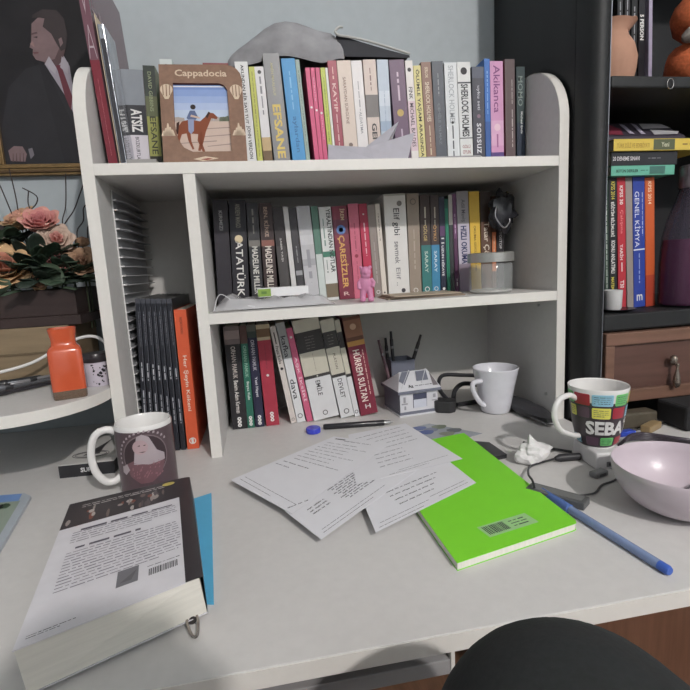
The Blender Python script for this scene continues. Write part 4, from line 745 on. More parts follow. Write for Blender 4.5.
b = MB(); b.tube(smooth_path([(-.0405, .0, .078), (-.056, -.004, .085), (-.078, -.009, .080), (-.086, -.011, .060), (-.075, -.010, .036), (-.050, -.005, .022), (-.034, .0, .017)], 6), .0044, CERW, 12); b.build('handle', sm, smooth=True, rot=(0, 0, .42))
# lilac bowl
bw = thing('bowl', 'pale lilac bowl at the right edge of the desk', 'bowl', (.7575, -.360, .0003))
LI = mat(196, 182, 192, .28, coat=.25, noise_s=25, amt=.02); n_ = 14
pb = [(.001, .0), (.022, 0), (.030, .0025)]+[(.030+.048*math.sin(PI/2*k/n_)**1.0, .0025+.0565*(1-math.cos(PI/2*k/n_))**.9) for k in range(1, n_+1)]
pi_ = [(r_-.0026, z_+.0012) for r_, z_ in pb[3:]][::-1]
MB().lathe(pb+[(.0772, .0602)]+pi_[1:]+[(.024, .006), (.001, .0055)], LI, 72).build('bowl_body', bw, smooth=True)
t = thing('teaspoon', 'dark spoon tip resting inside the lilac bowl', 'spoon', (.780, -.338, .0105)); b = MB(); b.ball((0, 0, .001), (.011, .006, .0016), mat(70, 60, 66, .3, .5)); b.tube([(.008, 0, .0015), (.022, .003, .0065)], .0014, mat(120, 116, 120, .3, .7)); b.build('spoon_body', t, smooth=True)
# crumpled paper
t = thing('crumpled_paper', 'crumpled ball of thin white paper beside the green notebook', 'paper', (.668, -.178, .0))
bm = bmesh.new(); bmesh.ops.create_icosphere(bm, subdivisions=3, radius=1); rnd = random.Random(11); V = []; 
cells = [(Vector((rnd.gauss(0, 1), rnd.gauss(0, 1), rnd.gauss(0, 1))).normalized(), .55+.75*rnd.random()) for _ in range(26)]
for v in bm.verts:
    d = v.co.normalized(); s_ = sorted(cells, key=lambda c: (c[0]-d).length); q_ = s_[0][1]*.62+s_[1][1]*.25+.13*s_[2][1]+.22*((s_[1][0]-d).length-(s_[0][0]-d).length)-.1
    V.append((d.x*.031*q_, d.y*.025*q_, max(0, .017+d.z*.021*q_)))
V[0] = V[0]
tip = max(range(len(V)), key=lambda i: V[i][2]); V[tip] = (V[tip][0]-.004, V[tip][1], V[tip][2]+.012)
b = MB().add(V, [tuple(v.index for v in f.verts) for f in bm.faces], mat(222, 220, 220, .8)); bm.free(); b.build('paper', t)
# cables, adapters
CB = mat(44, 44, 48, .45); GY = mat(92, 92, 94, .4)
t = thing('charger_brick', 'flat dark grey charger brick with a cable between notebook and bowl', 'charger', (.632, -.300, .0003), rz=-.93)
MB().box(-.042, .034, -.012, .012, 0, .010, mat(84, 86, 88, .4)).build('housing', t, bevel=.0015); MB().box(-.036, .029, -.0078, .0078, .0101, .0105, mat(110, 112, 112, .35)).build('label_panel', t)
t = thing('cable', 'thin black cable with a usb plug looping up from the charger brick', 'cable', (.6, -.27, .0)); 
MB().tube(smooth_path([(.006, -.012, .013), (.010, .0, .018), (.022, .03, .012), (.045, .065, .006), (.075, .078, .005), (.1, .082, .006)]), .0016, CB).build('wire', t, smooth=True)
MB().tube([(.098, .081, .0065), (.106, .0815, .0065), (.138, .078, .0065)], [.003, .0062, .0058], CB, 12).build('plug', t, smooth=True)
t = thing('cable', 'black cable end with a ribbed plug lying left of the white adapter block', 'cable', (.70, -.145, .0))
MB().tube(smooth_path([(-.008, .04, .004), (.0, .018, .004), (.02, .0, .004), (.042, -.022, .004)]), .0022, CB).build('wire', t, smooth=True)
b = MB(); 
for k in range(7): b.tube([(-.006+.004*k, .028-.004*k, .0055), (-.0035+.004*k, .0255-.004*k, .0055)], .0055-.0003*k, CB, 10)
b.build('ribbed_plug', t, smooth=True)
t = thing('cable', 'thin grey cable running under the lilac bowl from the right', 'cable', (.68, -.29, .0)); MB().tube(smooth_path([(-.02, -.012, .004), (.005, -.008, .002), (.03, .01, .002), (.06, .02, .002), (.1, .05, .002)]), .0014, GY).build('wire', t, smooth=True)
t = thing('shadow_cord_block', 'grey block standing in for a round shadow and cord before the white adapter block', 'plug', (.727, -.25, .0003), rz=.3); MB().box(-.012, .014, -.007, .007, 0, .008, mat(130, 130, 132, .3)).build('plug_body', t, bevel=.002); MB().box(-.006, .008, -.0073, -.0071, .002, .006, mat(70, 70, 74, .3)).build('dark_inset', t)  # solid grey block added in place of a round shadow and a cord
t = thing('cable', 'dark bundle of cable coiled behind the lilac bowl', 'cable', (.875, -.165, .0))
b = MB()
for k in range(4): b.tube(smooth_path([(-.045, .0-.004*k, .004+.004*k), (-.02, .012-.003*k, .006+.004*k), (.015, .010, .005+.003*k), (.05, -.012-.004*k, .004+.003*k), (.08, -.04, .004+.002*k)]), .0026, mat(58, 50, 60, .4)); 
b.build('wire', t, smooth=True)
t = thing('usb_stick', 'blue usb stick behind the cable bundle', 'usb stick', (.885, -.118, .0003), rz=.1); MB().box(-.02, .012, -.007, .007, 0, .008, mat(40, 70, 190, .35)).build('body', t, bevel=.001); MB().box(.0122, .024, -.0055, .0055, .0015, .0065, mat(190, 190, 196, .25, .9)).build('connector', t)
t = thing('lighter', 'tan and gold lighter lying in front of the cabinet', 'lighter', (.945, -.108, .0003), rz=.45); MB().box(-.03, .018, -.0085, .0085, 0, .013, mat(150, 124, 84, .35)).build('body', t, bevel=.002)
b = MB().box(.0182, .028, -.007, .007, .001, .012, SV); b.build('metal_head', t, bevel=.001)
# power plug in the bottom bay, cable loop, dark case widened by the panel shadow
t = thing('power_plug', 'black power plug lying between the pen box and the white mug', 'plug', (.640, .125, .0003), rz=-.5)
b = MB(); b.prism([(-.024, -.012), (-.016, -.02), (.012, -.02), (.022, -.010), (.022, .010), (.012, .018), (-.016, .018), (-.024, .010)], 0, .026, mat(46, 46, 48, .4)); b.build('plug_body', t, bevel=.003)
MB().box(-.026, -.0242, -.008, .008, .008, .02, mat(128, 126, 120, .4)).build('face_plate', t)
for y_ in (-.005, .005): MB().tube([(-.038, y_, .013), (-.0262, y_, .013)], .002, SV, 8).build('pin', t, smooth=True)
t = thing('cable', 'thick black cable looping behind the white mug', 'cable', (.66, .15, .0)); 
for nm, pts in (('wire', [(.0, -.02, .018), (.012, .0, .036), (.04, .02, .045), (.08, .03, .036), (.12, .04, .02), (.14, .03, .006)]),): MB().tube(smooth_path(pts), .0052, CB, 10).build(nm, t, smooth=True)
b = MB().tube(smooth_path([(-.006, -.03, .014), (-.02, .01, .04), (.0, .045, .062), (.05, .05, .058), (.1, .05, .05), (.13, .045, .03)]), .0045, CB, 10); b.build('wire', t, smooth=True)
b = MB().tube(smooth_path([(.004, -.022, .01), (.022, -.008, .006), (.06, -.0, .0055), (.1, .01, .0055), (.14, .03, .006)]), .0052, CB, 10); b.build('wire', t, smooth=True)
t = thing('case_with_panel_shadow', 'dark soft case enlarged to include the side panel shadow, right corner behind the mugs', 'case', (.788, .055, .0)); b = MB(); b.ball((0.0, .0, .0125), (.027, .095, .0125), mat(52, 52, 56, .5), wob=.2, seed=3, seg=20, rings=12); b.build('case_body', t, smooth=True)  # dark flat case, its shape enlarged to take in the side panel's shadow
b = MB().tube(smooth_path([(-.022, -.06, .01), (-.004, -.098, .006), (.012, -.09, .01)]), .0015, mat(120, 120, 122, .3)); b.build('strap', t, smooth=True)
# eyeglass-shaped dark smear objects: a loose plug on the left of the crumpled paper
t = thing('phone_edge', 'dark flat phone mostly hidden under the green notebook', 'phone', (.600, -.115, 0)); MB().prism([(.012, -.04), (.036, -.036), (.034, .022), (.012, .035)], 0, .007, mat(44, 44, 48, .3)).build('phone_body', t)
# pen box shaped like a small paper house
hs = thing('paper_house_box', 'small white and grey card house model used as a desk box beside the maroon book', 'box', (.573, .165, .0003), rz=.12)
HW_ = mat(206, 206, 212, .5); HG = mat(110, 114, 130, .5); HDk = mat(64, 68, 92, .5)
hx, hy, hz_ = .044, .045, .050
b = MB().box(-hx-.004, hx+.004, -hy-.004, hy+.004, 0, .003, HW_); b.box(-hx-.001, hx+.001, -hy-.001, hy+.001, .003, .009, HG); b.build('base', hs)
b = MB().box(-hx, hx, -hy, hy, .0091, hz_, HW_); b.box(-hx-.0008, -hx-.0001, -hy, hy, .01, hz_, HG); b.build('walls', hs)
b = MB(); y_ = -hy-.0005
b.box(-.014, .018, y_-.0004, y_, .016, .047, HDk); b.box(-.013, .017, y_-.0009, y_-.0005, .016, .034, mat(196, 200, 214, .5))
for x_, w_, h_, z_ in ((-.034, .005, .012, .036), (-.034, .014, .003, .027), (-.033, .004, .008, .018), (.036, .006, .008, .038), (.036, .012, .002, .028)): b.box(x_-w_/2, x_+w_/2, y_-.0005, y_, z_-h_/2, z_+h_/2, mat(150, 150, 156, .5))
b.build('door', hs)
b = MB(); ov = .006
b.prism([(-hx-ov, hz_), (hx+ov, hz_), (hx+ov, hz_+.006), (-hx-ov, hz_+.006)], -hy-ov, hy+ov, HG, ax='y')
zt = hz_+.0061
b.add([(-hx-ov, -hy-ov, zt), (hx+ov, -hy-ov, zt), (hx-.008, -.012, zt+.034), (-hx+.014, -.012, zt+.034), (-hx-ov, hy, zt), (hx+ov, hy, zt)], [(0, 1, 2, 3), (1, 5, 2), (0, 3, 4), (3, 2, 5, 4)], HW_)
def RF(u, v, e=.0006): # on front roof slope
    return (u, -hy-ov+v*(hy+ov-.012)-.0004, zt+v*.036+e)
b.flat([RF(-.030, .3), RF(-.006, .93), RF(-.026, .93), RF(-.040, .5)], HG); b.flat([RF(.0, .42), RF(.028, .42), RF(.031, .9), RF(.006, .9)], HG)
b.flat([RF(.033, .12), RF(.046, .12), RF(.037, .8)], mat(120, 112, 116, .5)); letter(b, 'Az', .012, .006, mat(40, 40, 50), lambda u, v: RF(-.018+u, .2+v/.036*.9, .0008), .03); marks(b, .04, .004, mat(90, 90, 100), lambda u, v: RF(.012+u, .2+v/.036, .0008), rows=1, seed=3)
b.tube([RF(-.044, .02, .001), RF(-.008, .98, .001)], .0008, HW_, 5); b.tube([RF(.010, .3, .001), RF(.032, .98, .001)], .0008, HW_, 5)
b.build('roof', hs)
cp = thing('pen_cup', 'small grey square pen cup behind the card house', 'pen cup', (.574, .245, .0003))
b = MB(); s2 = .028; H_ = .102
for a0, a1, c0_, c1 in ((-s2, s2, -s2, -s2+.002), (-s2, s2, s2-.002, s2), (-s2, -s2+.002, -s2+.002, s2-.002), (s2-.002, s2, -s2+.002, s2-.002)): b.box(a0, a1, c0_, c1, .0021, H_, HG)
b.box(-s2, s2, -s2, s2, 0, .002, HG); b.build('cup', cp)
for i, (x0, y0, x1, y1, z1, c, lb) in enumerate(((-.012, .0, -.018, .004, .168, (40, 40, 44), 'upright black pen, tallest in the pen cup'), (-.02, .012, -.026, .026, .15, (56, 56, 60), 'dark pen in the pen cup leaning towards the maroon book'), (-.018, -.015, -.052, -.01, .152, (110, 84, 92), 'brownish pen at the left rim of the pen cup, tilted most'), (.0, .0, .052, -.008, .156, (50, 48, 48), 'dark pen in the pen cup tilted to the right'))):
    def pp_(L_, r, c=c): return [('barrel', [(.0005, 0), (r, .002), (r, L_-.02), (r*.8, L_-.018), (r*.7, L_), (.0005, L_)], mat(*c, .35)), ('band', [(r*1.05, L_*.75), (r*1.12, L_*.755), (r*1.12, L_*.78), (r*1.05, L_*.785)], mat(150, 150, 150, .3, .8))]
    pen('pen', lb, (.574+x0, .245+y0, .003), (.574+x1, .245+y1, z1), .0042, None, pp_, group='pens in the pen cup')
# ---------------------------------------------------------------- portrait on the wall
GO = mat(128, 100, 58, .4, .4, noise_s=50, amt=.2); GO2 = mat(92, 68, 40, .4, .3)
pt = thing('framed_portrait', 'gold framed dark portrait of a man in suit and red tie on the wall', 'picture', (-.1285, .3, .545))
fw, fh = .1265, .37
for x0, x1, z0, z1, a in ((-fw, fw, 0, .022, 'h'), (-fw, fw, fh-.022, fh, 'h'), (-fw, -fw+.022, .0221, fh-.0221, 'v'), (fw-.022, fw, .0221, fh-.0221, 'v')):
    b = MB().box(x0, x1, -.014, -.0005, z0, z1, GO)
    if a == 'h': b.box(x0+.004, x1-.004, -.018, -.0141, z0+.005, z0+.010, GO2); b.box(x0+.004, x1-.004, -.017, -.0141, z0+.014, z0+.018, GO)
    else: b.box(x0+.005, x0+.010, -.018, -.0141, z0, z1, GO2); b.box(x0+.014, x0+.018, -.017, -.0141, z0, z1, GO)
    b.build('frame_rail', pt, bevel=.0006)
b = MB().box(-fw+.02, fw-.02, -.006, -.0006, .02, fh-.02, mat(24, 21, 25, .35, noise_s=12, amt=.5))
def CF(poly, e, m): b.flat([(x+.1285-.004*min(1, max(0, (z-.70)/.075)), -.0061-e, z-.014*min(1, max(0, (z-.70)/.075))-.545) for x, z in poly], m)
SKN = mat(118, 94, 96, .4, noise_s=60, amt=.1); SKD = mat(84, 62, 64, .4)
CF([(-.232, .568), (-.23, .64), (-.205, .72), (-.165, .765), (-.135, .775), (-.09, .765), (-.05, .74), (-.015, .70), (-.013, .568)], .0002, mat(34, 32, 37, .4, noise_s=20, amt=.15))
CF([(-.128, .775), (-.122, .79), (-.094, .80), (-.082, .772), (-.084, .70), (-.086, .655), (-.101, .70)], .0006, mat(150, 144, 156, .45))
CF([(-.133, .80), (-.128, .775), (-.112, .763), (-.094, .782), (-.085, .805), (-.09, .83)], .0007, SKD)
CF([(-.147, .818), (-.152, .806), (-.146, .803), (-.148, .792), (-.143, .783), (-.128, .779), (-.108, .785), (-.094, .81), (-.094, .838), (-.104, .858), (-.128, .862), (-.142, .85), (-.145, .83)], .0009, SKN)
CF([(-.116, .862), (-.122, .845), (-.108, .832), (-.101, .815), (-.094, .80), (-.084, .805), (-.078, .83), (-.08, .86), (-.092, .876), (-.118, .877), (-.138, .866), (-.14, .86)], .0011, mat(48, 38, 40, .5))
CF([(-.096, .822), (-.09, .826), (-.088, .815), (-.094, .808)], .0013, SKN)
CF([(-.146, .832), (-.134, .835), (-.133, .832), (-.145, .829)], .0013, SKD); CF([(-.143, .825), (-.134, .827), (-.135, .823)], .0013, mat(50, 38, 42, .4)); CF([(-.147, .797), (-.136, .798), (-.137, .795), (-.145, .794)], .0013, mat(104, 62, 66, .4)); CF([(-.15, .812), (-.144, .818), (-.142, .806)], .00135, mat(142, 110, 108, .4))
CF([(-.109, .772), (-.099, .774), (-.096, .762), (-.088, .70), (-.094, .672), (-.102, .70), (-.106, .76)], .0012, mat(98, 34, 48, .5))
CF([(-.128, .775), (-.118, .79), (-.107, .766), (-.112, .752)], .0014, mat(164, 158, 168, .45)); CF([(-.094, .79), (-.083, .778), (-.088, .752), (-.1, .768)], .0014, mat(160, 154, 164, .45))
CF([(-.14, .782), (-.128, .77), (-.092, .64), (-.083, .64), (-.086, .57), (-.12, .57)], .0010, mat(28, 26, 31, .4)); CF([(-.06, .765), (-.079, .775), (-.083, .65), (-.03, .57), (-.02, .7)], .0010, mat(28, 26, 31, .4))
CF([(-.222, .575), (-.224, .595), (-.212, .604), (-.196, .603), (-.19, .588), (-.195, .573)], .0015, SKN)
for k in range(4): CF([(-.219+.0065*k, .573), (-.2165+.0065*k, .573), (-.215+.0065*k, .59), (-.216+.0065*k, .59)], .0017, SKD)
CF([(-.186, .598), (-.178, .60), (-.176, .586), (-.184, .578)], .0015, mat(110, 104, 112, .4))
b.build('painted_canvas', pt)

# ---------------------------------------------------------------- corner shelf things
zs = .1442
DB = mat(52, 38, 36, .45, noise_s=30, amt=.15, stretch=(.3, 1, 3)); BG = mat(132, 112, 84, .6, noise_s=24, amt=.12, stretch=(.4, 1, 4))
t = thing('wooden_box', 'beige wooden box on the corner shelf under the dark planter', 'box', (-.20, .195, zs))
MB().box(-.14, .105, -.075, .075, 0, .100, BG).build('box_body', t, bevel=.001); MB().box(-.142, .107, -.077, -.0751, .05, .054, mat(104, 86, 62, .6)).build('lid_seam', t)
t = thing('planter', 'dark brown wooden planter box full of artificial flowers on the corner shelf', 'planter', (-.19, .2, zs+.1003))
b = MB().box(-.17, .118, -.08, .08, 0, .018, DB).box(-.15, .112, -.074, .074, .0181, .066, DB); b.build('box_body', t, bevel=.0012)
MB().box(-.144, .106, -.068, .068, .06, .0675, mat(40, 36, 30, .95, noise_s=60, amt=.3)).build('soil', t)
# flowers
def petal(mb, c, up, side, out_d, L_, W_, curl, m):
    V = []; n1, n2 = 5, 4
    for i in range(n1+1):
        s_ = i/n1; wd = W_*math.sin(PI*(s_*.82+.12))**.7
        for j in range(n2+1):
            q = (j/n2-.5)*2; p = Vector(c)+up*(L_*s_)+out_d*(curl*s_*s_*L_-abs(q)**2*W_*.35*(1-.6*s_))+side*(q*wd); V.append(p)
    mb.add(V, [(i*(n2+1)+j, i*(n2+1)+j+1, (i+1)*(n2+1)+j+1, (i+1)*(n2+1)+j) for i in range(n1) for j in range(n2)], m)
def rose(label, c, R_, cols, tilt=(0, -.6, .8), seed=0, open_=1.0):
    rnd = random.Random(seed); t = thing('artificial_rose', label, 'flower', c, group='artificial flowers in the planter')
    ax = Vector(tilt).normalized(); a1 = ax.orthogonal().normalized(); a2 = ax.cross(a1); b = MB(); k = 0
    for ring in range(5):
        n = (3, 4, 5, 6, 7)[ring]; rr = R_*(.06+.13*ring); 
        for i in range(n):
            a = 2*PI*i/n+ring*.6+.2*rnd.random(); o_ = a1*math.cos(a)+a2*math.sin(a); s_ = ax.cross(o_)
            petal(b, o_*rr*.6-ax*R_*.3, ax, s_, o_, R_*(1.05-.06*ring), R_*(.28+.1*ring), (.05+.22*ring)*open_, cols[min(ring//2, len(cols)-1)])
    b.build('petals', t, smooth=True, solid=.0004)
    MB().tube([Vector((0, 0, 0))-ax*R_*.35, Vector((0, .01, -R_*.8)), Vector((0, .012, min(-R_, .2-c[2]+.03)))], .0016, mat(60, 70, 46, .7), 6).build('stem', t)
    return t
PCH = [mat(196, 140, 118, .8), mat(204, 156, 124, .8), mat(200, 164, 120, .8)]; PNK = [mat(190, 110, 110, .8), mat(206, 130, 124, .8), mat(214, 150, 136, .8)]; DRY = [mat(150, 112, 88, .8), mat(166, 128, 98, .8)]; YL = [mat(190, 120, 96, .8), mat(206, 164, 116, .8)]
rose('large peach rose with yellow outer petals at the far left of the planter', (-.193, .145, .350), .048, YL, (.15, -.8, .5), 1)
rose('closed peach rosebud beside the large peach rose', (-.146, .135, .328), .026, PCH, (.8, -.5, .1), 2, .5)
rose('salmon pink rose standing highest above the planter', (-.138, .18, .432), .034, PNK, (.1, -.6, .7), 3)
rose('orange-pink rose left of the tallest salmon rose', (-.180, .20, .440), .032, PCH, (-.3, -.5, .8), 4)
rose('pale pink open rose low at the right of the salmon rose', (-.112, .17, .400), .030, [mat(206, 140, 130, .8), mat(196, 168, 150, .8)], (.3, -.8, .4), 5)
rose('small coral pink blossom above the big green leaf', (-.104, .15, .346), .016, [mat(204, 110, 110, .8)], (.1, -.9, .3), 6)
rose('small coral blossom touching the pale pink rose', (-.110, .15, .366), .014, [mat(200, 116, 116, .8)], (-.1, -.9, .3), 9)
rose('dried tan rose at the right end of the planter', (-.074, .17, .356), .030, DRY, (.2, -.8, .4), 7)
rose('dried tan bud upright above the dried rose', (-.074, .19, .396), .018, DRY, (.1, -.2, 1), 8, .5)
rose('dusty mauve rose in the shadow at the left', (-.222, .2, .410), .032, [mat(130, 108, 112, .8), mat(120, 104, 104, .8)], (-.2, -.6, .7), 10)
LF = [mat(44, 64, 46, .6, noise_s=60, amt=.2), mat(58, 76, 56, .6, noise_s=60, amt=.2), mat(36, 50, 40, .6)]
rnd = random.Random(12)
def leafspray(label, c, n, spread, L0):
    t = thing('artificial_leaves', label, 'leaves', c)
    for i in range(n):
        a = rnd.uniform(-2.6, .2) ; el = rnd.uniform(-.1, 1.0); d = Vector((math.cos(a)*math.cos(el), math.sin(a)*math.cos(el)*.6, math.sin(el))).normalized(); s_ = d.cross(Vector((0, 0, 1))).normalized(); nrm = s_.cross(d)
        b = MB(); L_ = L0*rnd.uniform(.7, 1.2); petal(b, d*spread*rnd.uniform(.1, .7), d, s_, nrm, L_, L_*.34, -.25, LF[i % 3]); b.build('leaf', t, smooth=True, solid=.0004)
    MB().tube([(0, 0, 0), (0, .01, -.03)], .002, LF[2], 6).build('stem', t)
leafspray('dark green artificial leaves massed in the middle of the planter', (-.15, .165, .340), 40, .06, .048)
leafspray('dark green artificial leaves at the right of the planter under the dried rose', (-.09, .165, .325), 26, .045, .04)
leafspray('low dark green artificial leaves spilling along the planter rim', (-.135, .15, .315), 36, .075, .034)
leafspray('small grey-green artificial leaves at the left of the planter', (-.21, .19, .385), 34, .065, .032)
t = thing('artificial_leaves', 'single broad rounded green leaf hanging over the planter front', 'leaves', (-.105, .125, .330)); b = MB(); petal(b, (-.025, 0, .022), Vector((.6, -.1, -.5)).normalized(), Vector((.6, 0, .7)).normalized(), Vector((0, -1, 0)), .05, .02, .1, LF[1]); b.build('leaf', t, smooth=True, solid=.0004)
t = thing('artificial_leaves', 'single grey-green leaf drooping over the planter at the far left', 'leaves', (-.195, .112, .316)); b = MB(); petal(b, (-.02, 0, -.0), Vector((.7, -.1, .2)).normalized(), Vector((-.2, 0, .7)).normalized(), Vector((0, -1, 0)), .045, .013, .1, LF[1]); b.build('leaf', t, smooth=True, solid=.0004)
TW = mat(54, 44, 42, .8)
for i, (lb, pts) in enumerate((('leftmost thin twig leaning left above the flowers', [(-.18, .2, .37), (-.187, .2, .42), (-.206, .2, .502), (-.22, .2, .55)]),
 ('straight thin twig rising beside the leftmost twig', [(-.175, .2, .38), (-.183, .2, .44), (-.184, .2, .49), (-.188, .2, .54)]),
 ('short forked twig bending right near the left twigs', [(-.17, .2, .42), (-.168, .2, .455), (-.150, .2, .475), (-.148, .2, .49), (-.17, .2, .505)]),
 ('wavy twig rising left of the hutch panel', [(-.10, .2, .37), (-.106, .2, .41), (-.108, .2, .44), (-.098, .2, .47), (-.090, .2, .53)]),
 ('twig bending right towards the hutch panel', [(-.105, .2, .40), (-.107, .2, .43), (-.085, .2, .46), (-.070, .2, .49), (-.058, .2, .515)]),
 ('curly twig closest to the hutch panel', [(-.085, .2, .38), (-.084, .2, .42), (-.070, .2, .44), (-.066, .2, .465), (-.052, .2, .475)]),
 ('tiny upright twig at the left of the tallest rose', [(-.16, .2, .42), (-.158, .2, .45), (-.164, .2, .475), (-.160, .2, .50)]),
 ('low arching twig at the far left above the mauve rose', [(-.20, .2, .42), (-.215, .2, .44), (-.225, .2, .455), (-.24, .2, .46)]),
 ('short low twig over the dried rose', [(-.066, .2, .40), (-.064, .2, .425), (-.056, .2, .435), (-.045, .2, .438)]))):
    t = thing('twig', lb, 'twig', pts[0]); b = MB().tube(smooth_path([Vector(p)-Vector(pts[0]) for p in pts]), .0011, TW, 6); b.build('twig_stem', t, smooth=True)
# orange glass bottle
ob = thing('glass_bottle', 'square orange painted glass bottle near the edge of the corner shelf', 'bottle', (-.047, -.038, zs), rz=.32)
ORG = mat(206, 80, 44, .15, coat=.3, noise_s=10, amt=.06); GLB = mat(130, 104, 84, .08, alpha=.6)
def sqr(r, n=24, p_=5): return [(r*abs(math.cos(a))**(2/p_)*(1 if math.cos(a) >= 0 else -1), r*abs(math.sin(a))**(2/p_)*(1 if math.sin(a) >= 0 else -1)) for a in [2*PI*k/n+.131 for k in range(n)]]
b = MB(); secs = [(.0225, .0, 9, 0), (.0235, .002, 9, 0), (.0235, .0135, 9, 0), (.0235, .0136, 9, 1), (.0235, .074, 9, 1), (.0215, .079, 7, 1), (.0178, .083, 4, 1), (.0170, .088, 4, 1), (.0175, .094, 4, 1), (.0192, .104, 4, 1), (.0198, .109, 4, 1), (.0182, .109, 4, 1), (.015, .09, 3, 1)]
n = 24; V = []
for r_, z_, p_, k in secs: V += [(x, y, z_) for x, y in sqr(r_, n, p_)]
for i in range(len(secs)-1): b.add(V[i*n:(i+2)*n], [(k, (k+1) % n, n+(k+1) % n, n+k) for k in range(n)], ORG if secs[i][3] and secs[i+1][3] else GLB)
b.add(V[:n], [tuple(range(n))], GLB); b.build('bottle_body', ob, smooth=True)
b = MB().box(-.0238, -.0236, -.016, .016, .016, .066, mat(150, 96, 72, .3)); b.build('side_label', ob)
# small black and white patterned tin
ct = thing('patterned_cup', 'small white cup with black speckled pattern and dark lid, between orange bottle and hutch panel', 'cup', (-.028, .035, zs), )
b = MB().lathe([(.001, 0), (.0195, 0), (.021, .002), (.022, .042), (.001, .042)], mat(206, 198, 212, .4), 36); b.build('cup_body', ct, smooth=True)
b = MB(); rnd = random.Random(6)
def cy(u, v): a = -1.3+u/.0215; return (.0222*math.cos(a), .0222*math.sin(a), v)
for i in range(46):
    u, v = rnd.uniform(-.008, .028), rnd.uniform(.005, .038); s_ = rnd.uniform(.001, .0026); b.flat([cy(u+s_*math.cos(k)*rnd.uniform(.6, 1.3), v+s_*math.sin(k)*rnd.uniform(.6, 1.3)) for k in (0, 1.2, 2.4, 3.6, 4.8)], BKM := mat(30, 28, 34, .4))
for k in range(8): b.flat([cy(-.034+.0025*k, .001), cy(-.0315+.0025*k, .001), cy(-.0315+.0025*k, .041), cy(-.034+.0025*k, .041)], mat(40, 34, 44, .4)) if k < 6 else None
b.build('speckled_print', ct)
MB().lathe([(.001, .0421), (.0235, .0421), (.0235, .0485), (.022, .05), (.020, .056), (.001, .058)], mat(46, 42, 46, .3), 36).build('lid', ct, smooth=True)
t = thing('cable', 'white cable arching behind the orange bottle across the corner shelf', 'cable', (-.1, .08, zs)); MB().tube(smooth_path([(-.20, -.045, .012), (-.12, -.02, .026), (-.05, .0, .040), (.0, .01, .066), (.035, .015, .078), (.06, .015, .076), (.085, .0, .058)]), .0028, CERW, 8).build('wire', t, smooth=True)
for lb, p0, p1, r_, c in (('silver grey pen lying at the left of the corner shelf', (-.21, .03, .006), (-.125, .10, .006), .005, (110, 112, 118)), ('dark pen lying lowest at the left of the corner shelf', (-.21, -.045, .005), (-.09, .095, .005), .0035, (60, 58, 64)), ('steel compass lying between the pens on the corner shelf', (-.16, .02, .0162), (-.095, .10, .0155), .003, (146, 146, 150)), ('dark marker lying on the other pens', (-.23, .06, .007), (-.14, .11, .007), .0065, (58, 62, 68))):
    def pq(L_, r, c=c): return [('barrel', [(.0005, 0), (r*.5, .001), (r, .012), (r, L_*.9), (r*.85, L_*.91), (.0005, L_)], mat(*c, .3, .4)), ('grip_band', [(r*1.02, L_*.3), (r*1.12, L_*.31), (r*1.12, L_*.4), (r*1.02, L_*.41)], mat(40, 40, 44, .4))]
    pen('pen' if 'compass' not in lb else 'drawing_compass', lb, Vector(p0)+Vector((0, 0, zs)), Vector(p1)+Vector((0, 0, zs)), r_, None, pq)

# ---------------------------------------------------------------- cabinet at the right
cb = thing('cabinet', 'tall black and brown wooden cabinet with open shelves right of the white bookshelf', 'cabinet', (.846, -.045, -.75))
BKW = mat(23, 25, 27, .6, noise_s=20, amt=.12, stretch=(1, 1, .1)); BR = mat(112, 78, 62, .5, noise_s=20, amt=.18, stretch=(.3, 1, 3)); BRD = mat(88, 58, 49, .5, noise_s=18, amt=.2, stretch=(.3, 1, 3))
def cbx(nm, x0, x1, y0, y1, z0, z1, m, bev=.001): return MB().box(x0-.846, x1-.846, y0+.045, y1+.045, z0+.75, z1+.75, m).build(nm, cb, bevel=bev)
XR = 1.52
cbx('side_panel', .846, .864, -.006, .297, -.75, 1.2, BKW); cbx('side_panel', XR-.018, XR, -.006, .297, -.75, 1.2, BKW)
b = MB(); b.prism([(0, .0), (.006, -.010), (.016, -.015), (.028, -.012), (.034, -.004), (.038, .0), (.038, .038), (0, .038)], .752, 1.95, BKW); b.build('corner_post', cb, smooth=True)
cbx('front_trim', .8845, .8860, -.046, -.028, -.1, 1.2, mat(150, 152, 160, .25, .7), 0)
cbx('back_panel', .865, XR-.019, .29, .296, -.75, 1.2, mat(26, 27, 30, .6))
cbx('shelf', .8912, XR-.019, -.043, .289, .176, .207, BKW, .003); cbx('shelf', .8912, XR-.019, -.043, .289, .606, .626, BKW, .003); cbx('shelf', .865, XR-.019, -.04, .289, 1.0, 1.02, BKW)
cbx('cabinet_body', .8912, XR-.019, -.020, .28, .0355, .172, mat(60, 44, 38, .6), 0)
dr = MB(); x0, x1, z0, z1 = .046, .50, .786, .922; yy = .0; fr = .024
b = MB()
b.box(x0, x1, yy-.004, yy+.014, z1-fr, z1, BR); b.box(x0, x1, yy-.004, yy+.014, z0, z0+fr, BR); b.box(x0, x0+fr*.8, yy-.004, yy+.014, z0+fr, z1-fr, BR); b.box(x1-fr*.8, x1, yy-.004, yy+.014, z0+fr, z1-fr, BR)
dfo = b.build('drawer_frame', cb, bevel=.002); MB().box(x0+fr*.8, x1-fr*.8, yy+.003, yy+.013, z0+fr, z1-fr, BRD).build('drawer_panel', dfo)
b = MB(); AN = mat(150, 136, 124, .25, .8); b.lathe([(.001, .0), (.007, .0), (.006, .003), (.003, .006), (.001, .006)], AN, 16); ph_ = b.build('handle_plate', dfo, smooth=True, loc=(.193, yy-.004, .857), rot=(PI/2, 0, 0))
